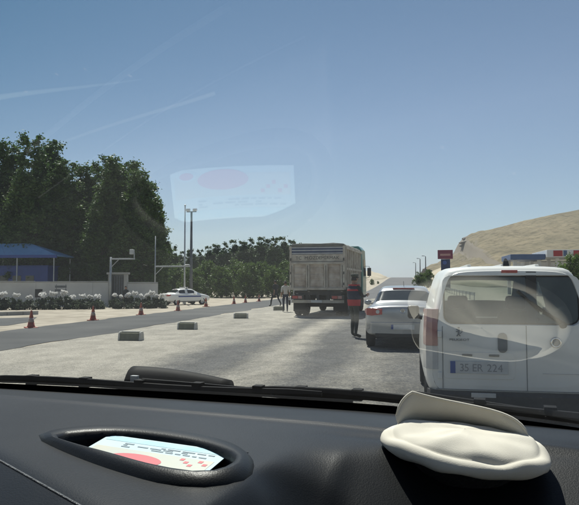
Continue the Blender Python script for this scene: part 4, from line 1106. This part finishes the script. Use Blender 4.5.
def booth():
    y = 57.5; a, b = aty(-20, HY, y), aty(47.5, HY, y); z0 = gz(b.x, y)
    root = empty('kiosk', (b.x, y, z0), 0, 'deep blue kiosk under the blue canopy behind the wall', 'kiosk')
    wd = b.x-a.x; h = aty(30, 266.5, y).z-z0
    MB().box(-wd, 0, 0, 2.0, 0, h).build('kiosk_wall', M['blue_deep'], root, bevel=.03)
    MB().box(-wd-.1, .1, -.1, 2.1, h+.003, h+.10).build('kiosk_roof', M['blue_deep'], root)
    for i in range(4): MB().box(-wd+.8+i*1.4, -wd+1.7+i*1.4, -.03, -.002, .9, h-.9).build('kiosk_window', M['car_glass'], root)
booth()
def board(name, label, px0, px1, y0, y1, y, material, cat, bars=1):
    a, b = aty(px0, y1, y), aty(px1, y0, y); z0 = gz(a.x, y); W = b.x-a.x
    root = empty(name, (a.x, y, z0), 0, label, cat)
    H0, H1 = a.z-z0, b.z-z0
    for i in range(bars):
        t0 = H0+(H1-H0)*i/bars; t1 = H0+(H1-H0)*(i+.62 if bars > 1 else 1)/bars
        MB().box(0, W, -.03, .03, t0, t1).build('board', material, root, bevel=.01)
    for x in (.08, W-.08): MB().tube([(x, .05, -.05), (x, .05, H1-.03)], .025, 6).build('post', M['pole_dark'], root)
board('notice_board', 'black square board standing among the shrubs at the left', 35, 42.5, 289, 297.5, 44.5, M['black_plastic'], 'board')
board('slatted_sign', 'dark two-bar sign in front of the wall above the shrubs', 55, 66.5, 284, 291.5, 46.2, M['pole_dark'], 'sign', 2)
# low kerb and a flat dark sheet in front of it at the far left
def kerb():
    a, b = gp(-10, 313.5, -.2), gp(38, 312, -.2); L_, ang = seg_frame(a, b)
    z0 = min(gz(a.x, a.y), gz(b.x, b.y))
    root = empty('kerb_row', (a.x, a.y, z0-.02), ang, 'low grey kerb row at the left edge below the shrubs', 'kerb')
    n = int(L_/.9)
    for i in range(n): MB().box(L_*i/n+.01, L_*(i+1)/n-.01, -.09, .09, 0, .24).build('kerb_stone', M['concrete'], root, bevel=.015)
kerb()
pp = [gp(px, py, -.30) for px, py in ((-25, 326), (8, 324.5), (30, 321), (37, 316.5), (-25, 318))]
o = MB().add([(p.x, p.y, gz(p.x, p.y)+.012) for p in pp], [tuple(range(5))]).build('dark_patch', M['road_dark'], fix=True)
tag(o, 'flat dark patch on the ground at the left edge', kind='structure')
# ================================================================== RIGHT SIDE: FILLING STATION, PYLON, FAR LAMPS
M['fascia_white'] = mat('fascia_white', (.62, .63, .64), (.54, .55, .56), scale=.8, rough=.4)
M['fascia_red'] = mat('fascia_red', (.36, .035, .04), (.30, .03, .035), scale=.8, rough=.4)
M['fascia_blue'] = mat('fascia_blue', (.075, .12, .24), (.06, .10, .2), scale=.8, rough=.45)
M['sign_maroon'] = mat('sign_maroon', (.19, .035, .07), (.16, .03, .06), scale=.8, rough=.4)
M['sign_blue'] = mat('sign_blue', (.02, .035, .11), (.016, .03, .095), scale=.8, rough=.4)
def station():
    y = 82.0
    a, b = aty(511, HY, y), aty(640, HY, y); x0 = a.x; z0 = gz(x0, y)
    root = empty('filling_station', (x0, y, z0), 0, 'filling station canopy with blue, white and red fascia on the right', 'filling station')
    Wd = b.x-x0; X = lambda px: aty(px, HY, y).x-x0
    zt = lambda py: aty(545, py, y).z-z0
    MB().box(0, X(546), .0, 7.5, zt(259.5), zt(254)).build('canopy_roof', M['fascia_blue'], root, bevel=.03)
    c2 = MB().box(X(546.2), Wd, -.8, 8.5, zt(257.5), zt(250.2)).build('canopy_roof', M['fascia_white'], root, bevel=.03)
    for p0, p1, m_ in ((552.5, 561.5, 'fascia_red'), (572.5, 600, 'fascia_red'), (562.5, 566, 'fascia_blue')):
        MB().box(X(p0), X(p1), -.84, -.802, zt(256.6), zt(251)).build('fascia_panel', M[m_], c2)
    for px in (517, 541.5, 560, 586, 620):
        for yy in (1.2, 6.0):
            MB().box(X(px)-.2, X(px)+.2, yy-.2, yy+.2, -.1, zt(257.7)).build('column', M['fascia_white'], root, bevel=.02)
    k = MB().box(X(540), Wd-1, 10, 16, 0, zt(258.5)).build('shop_wall', M['wall_render'], root)
    for i in range(5):
        xx = X(543)+i*1.9
        if xx+1.5 < Wd-1: MB().box(xx, xx+1.5, 9.96, 9.998, .6, 2.6).build('shop_window', M['car_glass'], root)
    MB().box(X(538), Wd-.8, 9.7, 16.3, zt(258.4), zt(257.9)).build('shop_roof', M['concrete'], root)
    for px in (528, 572):
        MB().box(X(px)-.35, X(px)+.35, 3.2, 3.8, 0, 1.6).build('fuel_pump', M['fascia_white'], root, bevel=.04)
    return root
station()
def pylon():
    y = 112.0; b = aty(445, HY, y); z0 = gz(b.x, y)
    root = empty('sign_pylon', (b.x, y, z0-.1), R(-4), 'maroon and blue roadside sign pylon left of the hill', 'sign')
    q = lambda px: aty(px, HY, y).x-b.x; zz = lambda py: aty(445, py, y).z-z0
    MB().box(q(441.2), q(450.4), -.14, .14, 0, zz(258.6)).build('lower_panel', M['sign_blue'], root, bevel=.03)
    up = MB().box(q(438), q(453.2), -.25, .25, zz(258.4), zz(249.4)).build('upper_panel', M['sign_maroon'], root, bevel=.06)
    MB().box(q(440.5), q(450.8), -.27, -.252, zz(255.2), zz(253.2)).build('pale_band', M['pink_lens'], up)
    MB().lathe([(.001, -.02), (.3, -.02), (.34, 0)], 16, 'y', (0, -.142, zz(262))).build('round_mark', M['plate_blue'], root)
pylon()
for px, yt, y, lb in ((420.3, 259, 175, 'slender far lamp post, leftmost of the three by the climbing road'), (425.8, 256.5, 160, 'far lamp post nearest the sign pylon'), (415.8, 263, 215, 'smallest far lamp post beyond the silver saloon')):
    b = aty(px, HY, y); z0 = gz(b.x, y)+1.5
    z0 = gz(b.x, y)
    root = empty('street_lamp', (b.x, y, z0), 0, lb, 'street lamp', 'far lamp posts')
    h = aty(px, yt, y).z-z0
    MB().tube([(0, 0, -.1), (0, 0, h*.6), (0, 0, h)], [.16, .13, .10], 8).build('post', M['pole_dark'], root)
    MB().tube([(0, 0, h), (-.2, 0, h+.12), (-.5, 0, h+.15)], .05, 6).build('arm', M['pole_dark'], root)
    MB().box(-.9, -.4, -.15, .15, h+.08, h+.22).build('lamp_head', M['pole_dark'], root, bevel=.04)
# guard rail on the left of the climbing road, seen between truck and saloon
def rail(label, x, y0, y1):
    root = empty('guard_rail', (x, y0, gz(x, y0)), 0, label, 'guard rail')
    z0 = gz(x, y0); pts = []
    n = int((y1-y0)/4)
    prof = [(.0, .45), (.04, .50), (0, .56), (0, .62), (.04, .68), (0, .74), (-.02, .74), (-.02, .45)]
    rings = [[(px, (y1-y0)*i/n, pz+gz(x, y0+(y1-y0)*i/n)-z0) for px, pz in prof] for i in range(n+1)]
    MB().loft(rings).build('rail', M['galv'], root)
    for i in range(n+1):
        yy = (y1-y0)*i/n; zz = gz(x, y0+yy)-z0
        MB().box(-.10, -.025, yy-.04, yy+.04, zz-.2, zz+.72).build('rail_post', M['galv'], root)
rail('long steel guard rail left of the climbing road beyond the truck', -13.5, 78, 300)
rail('long steel guard rail right of the road beyond the van', 6.2, 60, 300)

# ================================================================== STREAKS ADDED IN THE SKY TO MIMIC WINDSCREEN REFLECTIONS
def reflection_streak(label, a, b, dist, r0, r1, dens):
    m_, t, out = nodes_mat('reflection_streak'); v = t.nodes.new('ShaderNodeVolumePrincipled')
    v.inputs['Color'].default_value = (1, 1, 1, 1); v.inputs['Density'].default_value = dens; v.inputs['Anisotropy'].default_value = .3
    t.links.new(v.outputs[0], out.inputs['Volume'])
    A, B = CAMP+ray(*a)*dist, CAMP+ray(*b)*dist
    n = 14; pts = [A.lerp(B, i/n)+UP*12*math.sin(i*.35) for i in range(n+1)]
    o = MB().tube(pts, [r0+(r1-r0)*i/n for i in range(n+1)], 14).build('reflection_streak', m_, None, smooth=True)
    return tag(o, label, 'reflection_streak', None, None)
reflection_streak('broad white streak added to the sky to mimic a windscreen reflection above the tall left poplars', (-60, 107), (142, 78), 6000, 38, 6, .0022)
reflection_streak('thin faint streak added to mimic a windscreen reflection, rising to the right above the near poplars', (55, 145), (215, 92), 6400, 14, 22, .0016)

# ================================================================== THE CAR WE SIT IN
PSI = R(8.5)
def loc(p): return Vector((p.x*math.cos(PSI)-p.y*math.sin(PSI), p.x*math.sin(PSI)+p.y*math.cos(PSI), p.z))
def lpx(px, py, z): return loc(gp(px, py, z))
def resample(pts, n):
    """closed smooth curve through the points, n samples"""
    P = [Vector(p) for p in pts]; k = len(P); dense = []
    for i in range(k):
        p0, p1, p2, p3 = P[i-1], P[i], P[(i+1) % k], P[(i+2) % k]
        for j in range(12):
            t = j/12
            dense.append(.5*((2*p1)+(p2-p0)*t+(2*p0-5*p1+4*p2-p3)*t*t+(3*p1-p0-3*p2+p3)*t**3))
    c = sum(dense, Vector())/len(dense)
    out = []
    for i in range(n):
        a = 2*math.pi*i/n; best = min(dense, key=lambda q: abs((math.atan2(q.y-c.y, q.x-c.x)-a+math.pi) % (2*math.pi)-math.pi))
        out.append(best.copy())
    return out
DZ = 1.25
RAKE = R(23.5); GS = 1.12; GZ = 1.22             # rake, scale and height of the foot of the glass
def yb(x):
    x = x/GS
    return GS*(1.288 - (.5*(x+.32)**2 if x > -.32 else .05*(x+.32)**2))
def plastic(name, c, c2, rough, bump, bscale):
    m = mat(name, c, c2, scale=3, rough=rough, bump=bump, bscale=bscale, detail=9, spec=.5)
    for n_ in m.node_tree.nodes:
        if n_.type == 'BSDF_PRINCIPLED': n_.inputs['IOR'].default_value = 1.26
    return m
M['dash'] = plastic('dash', (.0045, .0055, .0064), (.0125, .0135, .0145), .40, .08, 420)
M['dash_dark'] = plastic('dash_dark', (.008, .008, .009), (.012, .012, .013), .6, .1, 300)
M['trim_roof'] = mat('trim_roof', (.30, .29, .27), (.27, .26, .24), scale=9, rough=.95)
def own_car():
    root = empty('car_cabin', (0, 0, 0), -PSI, 'dark dashboard, windscreen and bonnet edge of the vehicle the camera sits in', 'car')
    M['wiper_black'] = mat('wiper_black', (.006, .006, .0065), (.011, .011, .012), scale=30, rough=.65, spec=.12)
    XC, HWD = -.62, 1.08
    outer = resample([(*lpx(px, py, DZ).xy, 0) for px, py in [(38, 437), (50, 431), (85, 426.5), (130, 426), (180, 431.5), (225, 441), (248, 454), (254, 468), (242, 480), (208, 487), (165, 484), (120, 472), (80, 458), (50, 445)]], 48)
    inner = resample([(*lpx(px, py, DZ+.012).xy, 0) for px, py in [(56, 435), (72, 430.5), (110, 428.5), (150, 431.5), (195, 438.5), (226, 448), (234, 456), (224, 466), (197, 471), (150, 463), (110, 452), (75, 442.5)]], 48)
    oc = sum(outer, Vector())/48
    def in_outer(x, y, grow=.93):
        a = math.atan2(y-oc.y, x-oc.x); i = int(round((a % (2*math.pi))/(2*math.pi)*48)) % 48
        return (Vector((x, y, 0))-oc).length < (outer[i]-oc).length*grow
    c0, c1 = lpx(0, 450, DZ), lpx(100, 503, DZ); cd = (c1-c0).normalized(); cn = Vector((cd.y, -cd.x, 0))
    if cn.y > 0: cn = -cn
    def soft(s, r): return (s+math.sqrt(s*s+r*r))/2
    def zd(x, y):
        z = DZ
        z -= .030*soft(y-1.16, .03)/.25
        z += .004*math.exp(-((y-1.135+.06*(x+.5))/.012)**2)
        s = (Vector((x, y, 0))-c0).dot(cn)
        z -= .45*soft(s, .012)
        z -= 1.6*soft(s-.085, .008)
        k = sstep((x+.33)/.12)
        z -= .50*k*soft(min(1.10, .955+.75*max(0, x+.24))-y, .03)
        z -= .9*soft(.70-y, .03)*k
        d2 = ((x+.235)/.07)**2+((y-.815)/.055)**2
        z -= .016*math.exp(-d2*d2)
        z -= .003*math.exp(-((y-1.035-.12*(x+.4))/.02)**2)*k
        return max(z, .72)
    xs = [XC-HWD+.04+i*(2*HWD-.08)/230 for i in range(231)]
    NY = 130; v = []; f = []
    for x in xs:
        for j in range(NY+1):
            y = .42+(yb(x)-.012-.42)*j/NY; v.append((x, y, zd(x, y)))
    for i in range(230):
        for j in range(NY):
            a = i*(NY+1)+j; q = [v[a], v[a+NY+1], v[a+NY+2], v[a+1]]
            cx = sum(p[0] for p in q)/4; cy_ = sum(p[1] for p in q)/4
            if not in_outer(cx, cy_): f.append((a, a+NY+1, a+NY+2, a+1))
    MB().add(v, f).build('dashboard', M['dash'], root, smooth=True, fix=False)
    MB().box(XC-HWD+.04, XC+HWD-.04, .40, .43, .40, .74).build('lower_dash', M['dash'], root)
    # tray: outer skirt, crest, inner lip, wall, floor
    def lerp(t, h, hf=None):
        r_ = []
        for a, b in zip(outer, inner):
            p = a.lerp(b, t); near = sstep((oc.y+.02-p.y)/.12); r_.append((p.x, p.y, zd(a.x, a.y)*(1-t)+DZ*t+(h+(hf if hf is not None else 0)*near)))
        return r_
    inn2 = [(p.x+(oc.x-p.x)*.06, p.y+(oc.y-p.y)*.06, DZ-.045) for p in inner]
    rim = [lerp(-.03, -.004), lerp(.0, .001), lerp(.25, .006, .002), lerp(.55, .010, .004), lerp(.85, .010, .003), lerp(1.0, .006, .002), lerp(1.03, -.004)]
    tr = MB().loft(rim, cap=False).build('tray_rim', M['dash'], root, smooth=True, fix=False)
    tf = MB().loft([lerp(1.03, -.004), inn2], cap=False); tf.add(inn2, [tuple(range(48))]); tf.build('tray_well', M['dash_dark'], root, smooth=False)
    # pale beads standing in for the highlights on the crease and hood lip
    def glint_bead(name, off, r, m_, a_, b_):
        pts = []
        for i in range(25):
            q = c0+cd*(a_+(b_-a_)*i/24)+cn*off; pts.append((q.x, q.y, zd(q.x, q.y)+r*.4))
        MB().tube(pts, r, 8).build(name, m_, root, smooth=True)
    M['glint_bead'] = mat('glint_bead', (.20, .205, .21), (.12, .125, .13), scale=60, rough=.3, bump=.6, bscale=500)
    glint_bead('glint_bead', .012, .0014, M['glint_bead'], -.25, .42)
    glint_bead('hood_glint', .088, .006, M['glint_bead'], -.25, .30)
    # the defroster slot and seal along the glass
    n = 60; xr = [XC-HWD+.05+i*(2*HWD-.1)/n for i in range(n+1)]
    MB().loft([[(x, yb(x)-.04, GZ-.012), (x, yb(x)-.012, GZ+.004), (x, yb(x)+.03, GZ), (x, yb(x)+.03, GZ-.06), (x, yb(x)-.04, GZ-.06)] for x in xr]).build('windscreen_seal', M['dash_dark'], root, smooth=False)
    # windscreen
    gm, t, trn = glassmat('windscreen_glass', (.80, .84, .83), .045, .0035, (.62, .63, .60))
    tc = t.nodes.new('ShaderNodeTexCoord'); sx = t.nodes.new('ShaderNodeSeparateXYZ'); t.links.new(tc.outputs['Object'], sx.inputs[0])
    mr = t.nodes.new('ShaderNodeMapRange'); mr.inputs['From Min'].default_value = 1.60; mr.inputs['From Max'].default_value = 1.70
    t.links.new(sx.outputs['Z'], mr.inputs['Value'])
    mc = t.nodes.new('ShaderNodeMix'); mc.data_type = 'RGBA'; mc.inputs['A'].default_value = (.80, .84, .83, 1); mc.inputs['B'].default_value = (.28, .50, .56, 1)
    t.links.new(mr.outputs[0], mc.inputs['Factor']); t.links.new(mc.outputs['Result'], trn.inputs[0])
    LEN = 1.30
    def wpt(x, s): return (x, yb(x)-s*math.cos(RAKE)-.27*s*(x+.6), GZ+.003+s*math.sin(RAKE))
    v = [wpt(x, LEN*j/20) for x in xr for j in range(21)]
    f = [(i*21+j, i*21+j+1, (i+1)*21+j+1, (i+1)*21+j) for i in range(n) for j in range(20)]
    MB().add(v, f).build('windscreen', gm, root, smooth=True, fix=False)
    v = [(x, q[1]-.0015, q[2]-.003) for x in xr for q in (wpt(x, 0), wpt(x, .024), wpt(x, .046))]
    f = [(i*3+j, i*3+j+1, (i+1)*3+j+1, (i+1)*3+j) for i in range(n) for j in range(2)]
    MB().add(v, f).build('glass_border', M['dash_dark'], root, smooth=True, fix=False)
    # roof lining, header, pillars, doors, back: only what keeps the cabin a cabin
    e = wpt(XC, LEN)
    MB().box(XC-HWD, XC+HWD, -2.6, e[1]-.02, e[2]-.005, e[2]+.07).build('roof', M['trim_roof'], root, bevel=.02)
    for s in (-1, 1):
        x = XC+s*(HWD-.015); xx = max(xr[0], min(xr[-1], x))
        b0 = Vector((x, yb(xx)+.01, 1.2)); b1 = Vector((x, wpt(xx, LEN)[1]-.02, wpt(xx, LEN)[2]))
        MB().tube([b0, b0.lerp(b1, .5), b1], [.045, .042, .045], 10).build('front_pillar', M['dash'], root, smooth=True)
        MB().box(min(x, x-s*.06), max(x, x-s*.06), -1.1, 1.28, .35, 1.17).build('front_door', M['dash'], root, bevel=.02)
        MB().box(min(x, x-s*.05), max(x, x-s*.05), -1.25, -1.12, .35, e[2]).build('centre_pillar', M['dash'], root)
        MB().box(min(x, x-s*.05), max(x, x-s*.05), -2.55, -1.27, .35, e[2]-.01).build('side_panel', M['dash'], root)
        MB().box(min(x, x-s*.25), max(x, x-s*.25), 1.34, 1.95, .35, .98).build('front_wing', M['dash'], root, bevel=.05)
        wheel(root, XC+s*(HWD-.13), 1.25, .33, .21, s); wheel(root, XC+s*(HWD-.13), -1.9, .33, .21, s)
    MB().box(XC-HWD+.06, XC+HWD-.06, -2.55, 1.2, .33, .39).build('cabin_floor', M['dash_dark'], root)
    MB().box(XC-HWD+.06, XC+HWD-.06, -2.55, -2.5, .39, e[2]-.01).build('rear_panel', M['dash'], root)
    for sx_ in (XC-.5, XC+.55):
        MB().box(sx_-.25, sx_+.25, -.75, -.25, .40, .62).build('seat', M['seat_cloth'], root, bevel=.05)
        MB().box(sx_-.24, sx_+.24, -.92, -.77, .5, 1.15).build('seat_back', M['seat_cloth'], root, bevel=.05)
    # outside the glass: scuttle, bonnet, wipers, low black scoop
    MB().loft([[(x, yb(x)+.032, GZ-.014), (x, yb(x)+.10, GZ-.02), (x, yb(x)+.20, GZ-.045), (x, yb(x)+.20, GZ-.13), (x, yb(x)+.032, GZ-.13)] for x in xr]).build('scuttle', M['black_plastic'], root)
    MB().loft([[(x, yb(x)+.21, 1.14), (x, yb(x)+.45, 1.04), (x, yb(x)+.62, .93), (x, yb(x)+.66, .6), (x, yb(x)+.21, .6)] for x in xr]).build('bonnet', M['dash'], root, smooth=False)
    for xa, xb in ((-1.40, -.42), (-.62, .22)):
        k = [xa+(xb-xa)*i/12 for i in range(13)]; off = .0 if xa < -1 else .022
        wb = MB().tube([(x, yb(x)+.035+off, GZ+.016+.004*math.sin(i*.6)) for i, x in enumerate(k)], [.007]+[.0115]*11+[.007], 6).build('wiper_blade', M['wiper_black'], root)
        MB().tube([(x, yb(x)+.050+off, GZ+.010) for x in k[2:11]], .006, 5).build('wiper_spine', M['wiper_black'], wb)
        for x in k[2:11:2]: MB().box(x-.012, x+.012, yb(x)+.030+off, yb(x)+.056+off, GZ+.004, GZ+.0305).build('wiper_claw', M['wiper_black'], wb)
        MB().tube([((xa+xb)/2, yb((xa+xb)/2)+.05+off, GZ+.026), (xb+.06, yb(xb)+.10, GZ-.004)], [.008, .013], 6).build('wiper_arm', M['wiper_black'], root)
    a, b = lpx(120, 385, GZ-.003), lpx(226, 389, GZ-.008)
    rings = []
    for i in range(15):
        t = i/14; c = a.lerp(b, t)
        h = .054*(min(1, t/.07)**.5)*(1-max(0, t-.1)**1.7*.78); wd = .055*min(1, (t+.03)/.12)**.5*(1-.5*t)
        rings.append([(c.x, c.y+.03+wd*math.cos(q), GZ-.025+(h+.018)*max(0, math.sin(q))**.7) for q in [math.pi*j/10 for j in range(11)]])
    sc_ = MB().loft(rings).build('bonnet_scoop', M['wiper_black'], root, smooth=True)
    MB().box(a.x+.055, a.x+.075, a.y-.035, a.y-.022, GZ-.02, GZ+.03).build('scoop_tab', M['galv'], sc_)
    return root, zd, inner
cab, zdash, inner_loop = own_car()

# printed leaflet lying in the tray (a thing of its own)
def leaflet():
    M['paper'] = mat('paper', (.30, .45, .52), (.40, .50, .52), scale=7, rough=.6)
    M['print_red'] = mat('print_red', (.46, .03, .05), (.40, .025, .045), scale=9, rough=.5)
    M['print_cream'] = mat('print_cream', (.32, .38, .36), (.42, .41, .33), scale=12, rough=.5)
    M['print_blue'] = mat('print_blue', (.10, .17, .22), (.14, .2, .24), scale=20, rough=.5)
    M['print_sky'] = mat('print_sky', (.20, .42, .52), (.30, .48, .54), scale=20, rough=.5)
    zf, zn = DZ+.001, DZ-.012
    FL, FR, NR = gp(110, 434.5, zf), gp(232, 451.5, zf), gp(204, 475, zn)
    NL = FL+(NR-FR)
    o0 = FL.copy(); ux = FR-FL; uy = NL-FL
    root = empty('leaflet', o0, 0, 'pale printed leaflet with a red oval lying in the dashboard tray', 'leaflet')
    nz = ux.cross(uy).normalized(); nz = nz if nz.z > 0 else -nz
    P = lambda u, v_, h=0: ux*u+uy*v_+nz*h
    def plate(name, uv, h0, h1, m_):
        return MB().loft([[P(u, v_, h0) for u, v_ in uv], [P(u, v_, h1) for u, v_ in uv]]).build(name, m_, root)
    rect = lambda a, b, c, d: [(a, c), (b, c), (b, d), (a, d)]
    ell = lambda cu, cv, ru, rv, n=28: [(cu+ru*math.cos(2*math.pi*i/n), cv+rv*math.sin(2*math.pi*i/n)) for i in range(n)]
    plate('sheet', rect(0, 1, 0, 1.12), -.0012, 0, M['paper'])
    plate('printed_sky', rect(.03, .97, .04, .22), .0001, .0003, M['print_sky'])
    plate('printed_field', rect(.03, .97, .50, .98), .0001, .0003, M['print_cream'])
    plate('printed_oval', ell(.44, .86, .21, .22), .0004, .0006, M['print_red'])
    plate('emblem_ring', ell(.14, .98, .085, .115), .0004, .0005, M['paper'])
    plate('emblem', ell(.14, .98, .06, .08), .0006, .0008, M['print_red'])
    rnd = random.Random(5)
    for j, v0 in enumerate((.27, .33, .40)):
        u = .22
        while u < .90:
            w_ = rnd.uniform(.03, .10)
            if rnd.random() < .8: plate('printed_line', rect(u, min(.93, u+w_), v0, v0+.035), .0004, .0006, M['print_blue'])
            u += w_+.02
    for k in range(5):
        u = .74+.045*k; v0 = .55+.09*(k % 3); plate('printed_mark', rect(u, u+.03, v0, v0+.08), .0004, .0006, M['print_red'])
leaflet()

# white-brimmed cap resting upside down on the dashboard
def cap():
    M['cap_white'] = mat('cap_white', (.60, .57, .49), (.52, .49, .42), scale=14, rough=.95, bump=.10, bscale=700)
    M['cap_black'] = mat('cap_black', (.008, .008, .009), (.012, .012, .013), scale=30, rough=.9, bump=.4, bscale=160)
    c = gp(465, 440, 1.262); cl = loc(c)
    zf = zdash(cl.x, cl.y)
    root = empty('sun_cap', (c.x, c.y, zf), -PSI, 'white-brimmed cap with black crown resting upside down on the dashboard', 'cap')
    H = 1.262-zf; n = 40
    import mathutils
    nv = lambda x, y, z: mathutils.noise.fractal(Vector((x*26, y*26, z*60+3)), 1, 2, 3)
    def ring(rx, ry, z, wob=0, seed=0, tilt=0.0):
        rx *= 1.10; ry *= .80
        return [(rx*math.cos(t)*(1+wob*math.sin(3*t+seed)), ry*math.sin(t)*(1+wob*math.sin(4*t+seed*2)), z-tilt*rx*math.cos(t)+wob*.03*math.sin(5*t+seed)+(.0075*nv(rx*math.cos(t), ry*math.sin(t), z) if wob else 0)) for t in [2*math.pi*i/n for i in range(n)]]
    T = .07; TY = .05
    def tl(rg, k=1.0): return [(x, y, z+TY*k*y) for x, y, z in rg]
    MB().loft([ring(.052, .058, -.012), ring(.066, .075, 0, .02, 1), tl(ring(.078, .088, H*.30, .03, 2, T*.4), .4), tl(ring(.092, .10, H*.55, .03, 3, T*.8), .8), tl(ring(.098, .106, H-.012, .02, 4, T))], cap=False).add(ring(.052, .058, -.012), [tuple(range(40))]).build('crown', M['cap_black'], root, smooth=True)
    band = MB().loft([tl(r_) for r_ in (ring(.090, .097, H-.020, .05, 4, T), ring(.103, .110, H-.026, .05, 4.2, T), ring(.113, .120, H-.022, .04, 4.5, T), ring(.116, .123, H-.012, .03, 4.8, T), ring(.112, .118, H-.003, .03, 5, T), ring(.103, .108, H-.002, .03, 5.2, T), ring(.099, .103, H-.004, .02, 5.3, T), ring(.097, .101, H+.001, .03, 5.4, T), ring(.091, .094, H+.006, .04, 5.6, T), ring(.075, .08, H+.010, .05, 5.6, T), ring(.05, .055, H+.015, .04, 2, T), ring(.025, .025, H+.017, .02, 2, T), ring(.001, .001, H+.017, 0, 0, 0))], cap=False)
    b2 = band.build('folded_cloth', M['cap_white'], root, smooth=True, sub=1)
    # the peak stands up at the far side, higher on the left
    rows = []
    K = 28; Jn = 6
    top, bot = [], []
    for i in range(K+1):
        a = R(158)-R(158-36)*i/K                    # from the left, round the far side, to the right
        u = i/K
        hh = .073*(1-.42*u)*min(1, (u+.02)/.20)**.45*(1-u**7)**.5
        col = []
        for j in range(Jn+1):
            q = j/Jn
            r_ = 1+.10*q
            col.append((.104*math.cos(a)*r_, .080*math.sin(a)*r_*(1-.55*q)-.014*math.sin(math.pi*q), H-.004-T*.104*math.cos(a)+TY*.080*math.sin(a)+hh*q-.010*math.sin(3.2*u+.3)*q))
        top.append(col)
    v = []; f = []
    th = .0022
    for side in (0, 1):
        for i in range(K+1):
            for j in range(Jn+1):
                x, y, z = top[i][j]; s = 1 if side == 0 else 1+th/.09; v.append((x*s, y*s, z))
    o1 = (K+1)*(Jn+1)
    for i in range(K):
        for j in range(Jn):
            a = i*(Jn+1)+j; q = (a, a+Jn+1, a+Jn+2, a+1); f.append(q); f.append(tuple(k+o1 for k in reversed(q)))
        a = i*(Jn+1)+Jn; f.append((a, a+Jn+1, a+Jn+1+o1, a+o1))
    for i in (0, K):
        for j in range(Jn): a = i*(Jn+1)+j; f.append((a, a+1, a+1+o1, a+o1))
    pk = MB().add(v, f).build('peak', M['cap_white'], root, smooth=True)
    m_ = pk.modifiers.new('es', 'EDGE_SPLIT'); m_.split_angle = R(60)
    # stitched edge of the peak
    MB().tube([(x*1.006, y*1.006, z) for x, y, z in [top[i][Jn] for i in range(K+1)]], .0022, 6).build('peak_edge', M['cap_white'], pk, smooth=True)
cap()

# ------------------------------------------------------------------ dry summer air
hz, t_, out_ = nodes_mat('haze')
pv = t_.nodes.new('ShaderNodeVolumePrincipled'); pv.inputs['Color'].default_value = (.80, .88, 1, 1); pv.inputs['Density'].default_value = .00022; pv.inputs['Anisotropy'].default_value = .2
t_.links.new(pv.outputs[0], out_.inputs['Volume'])
tag(MB().box(-3100, 3100, -320, 6100, -3, 160).build('haze', hz), 'thin summer haze', kind='stuff')
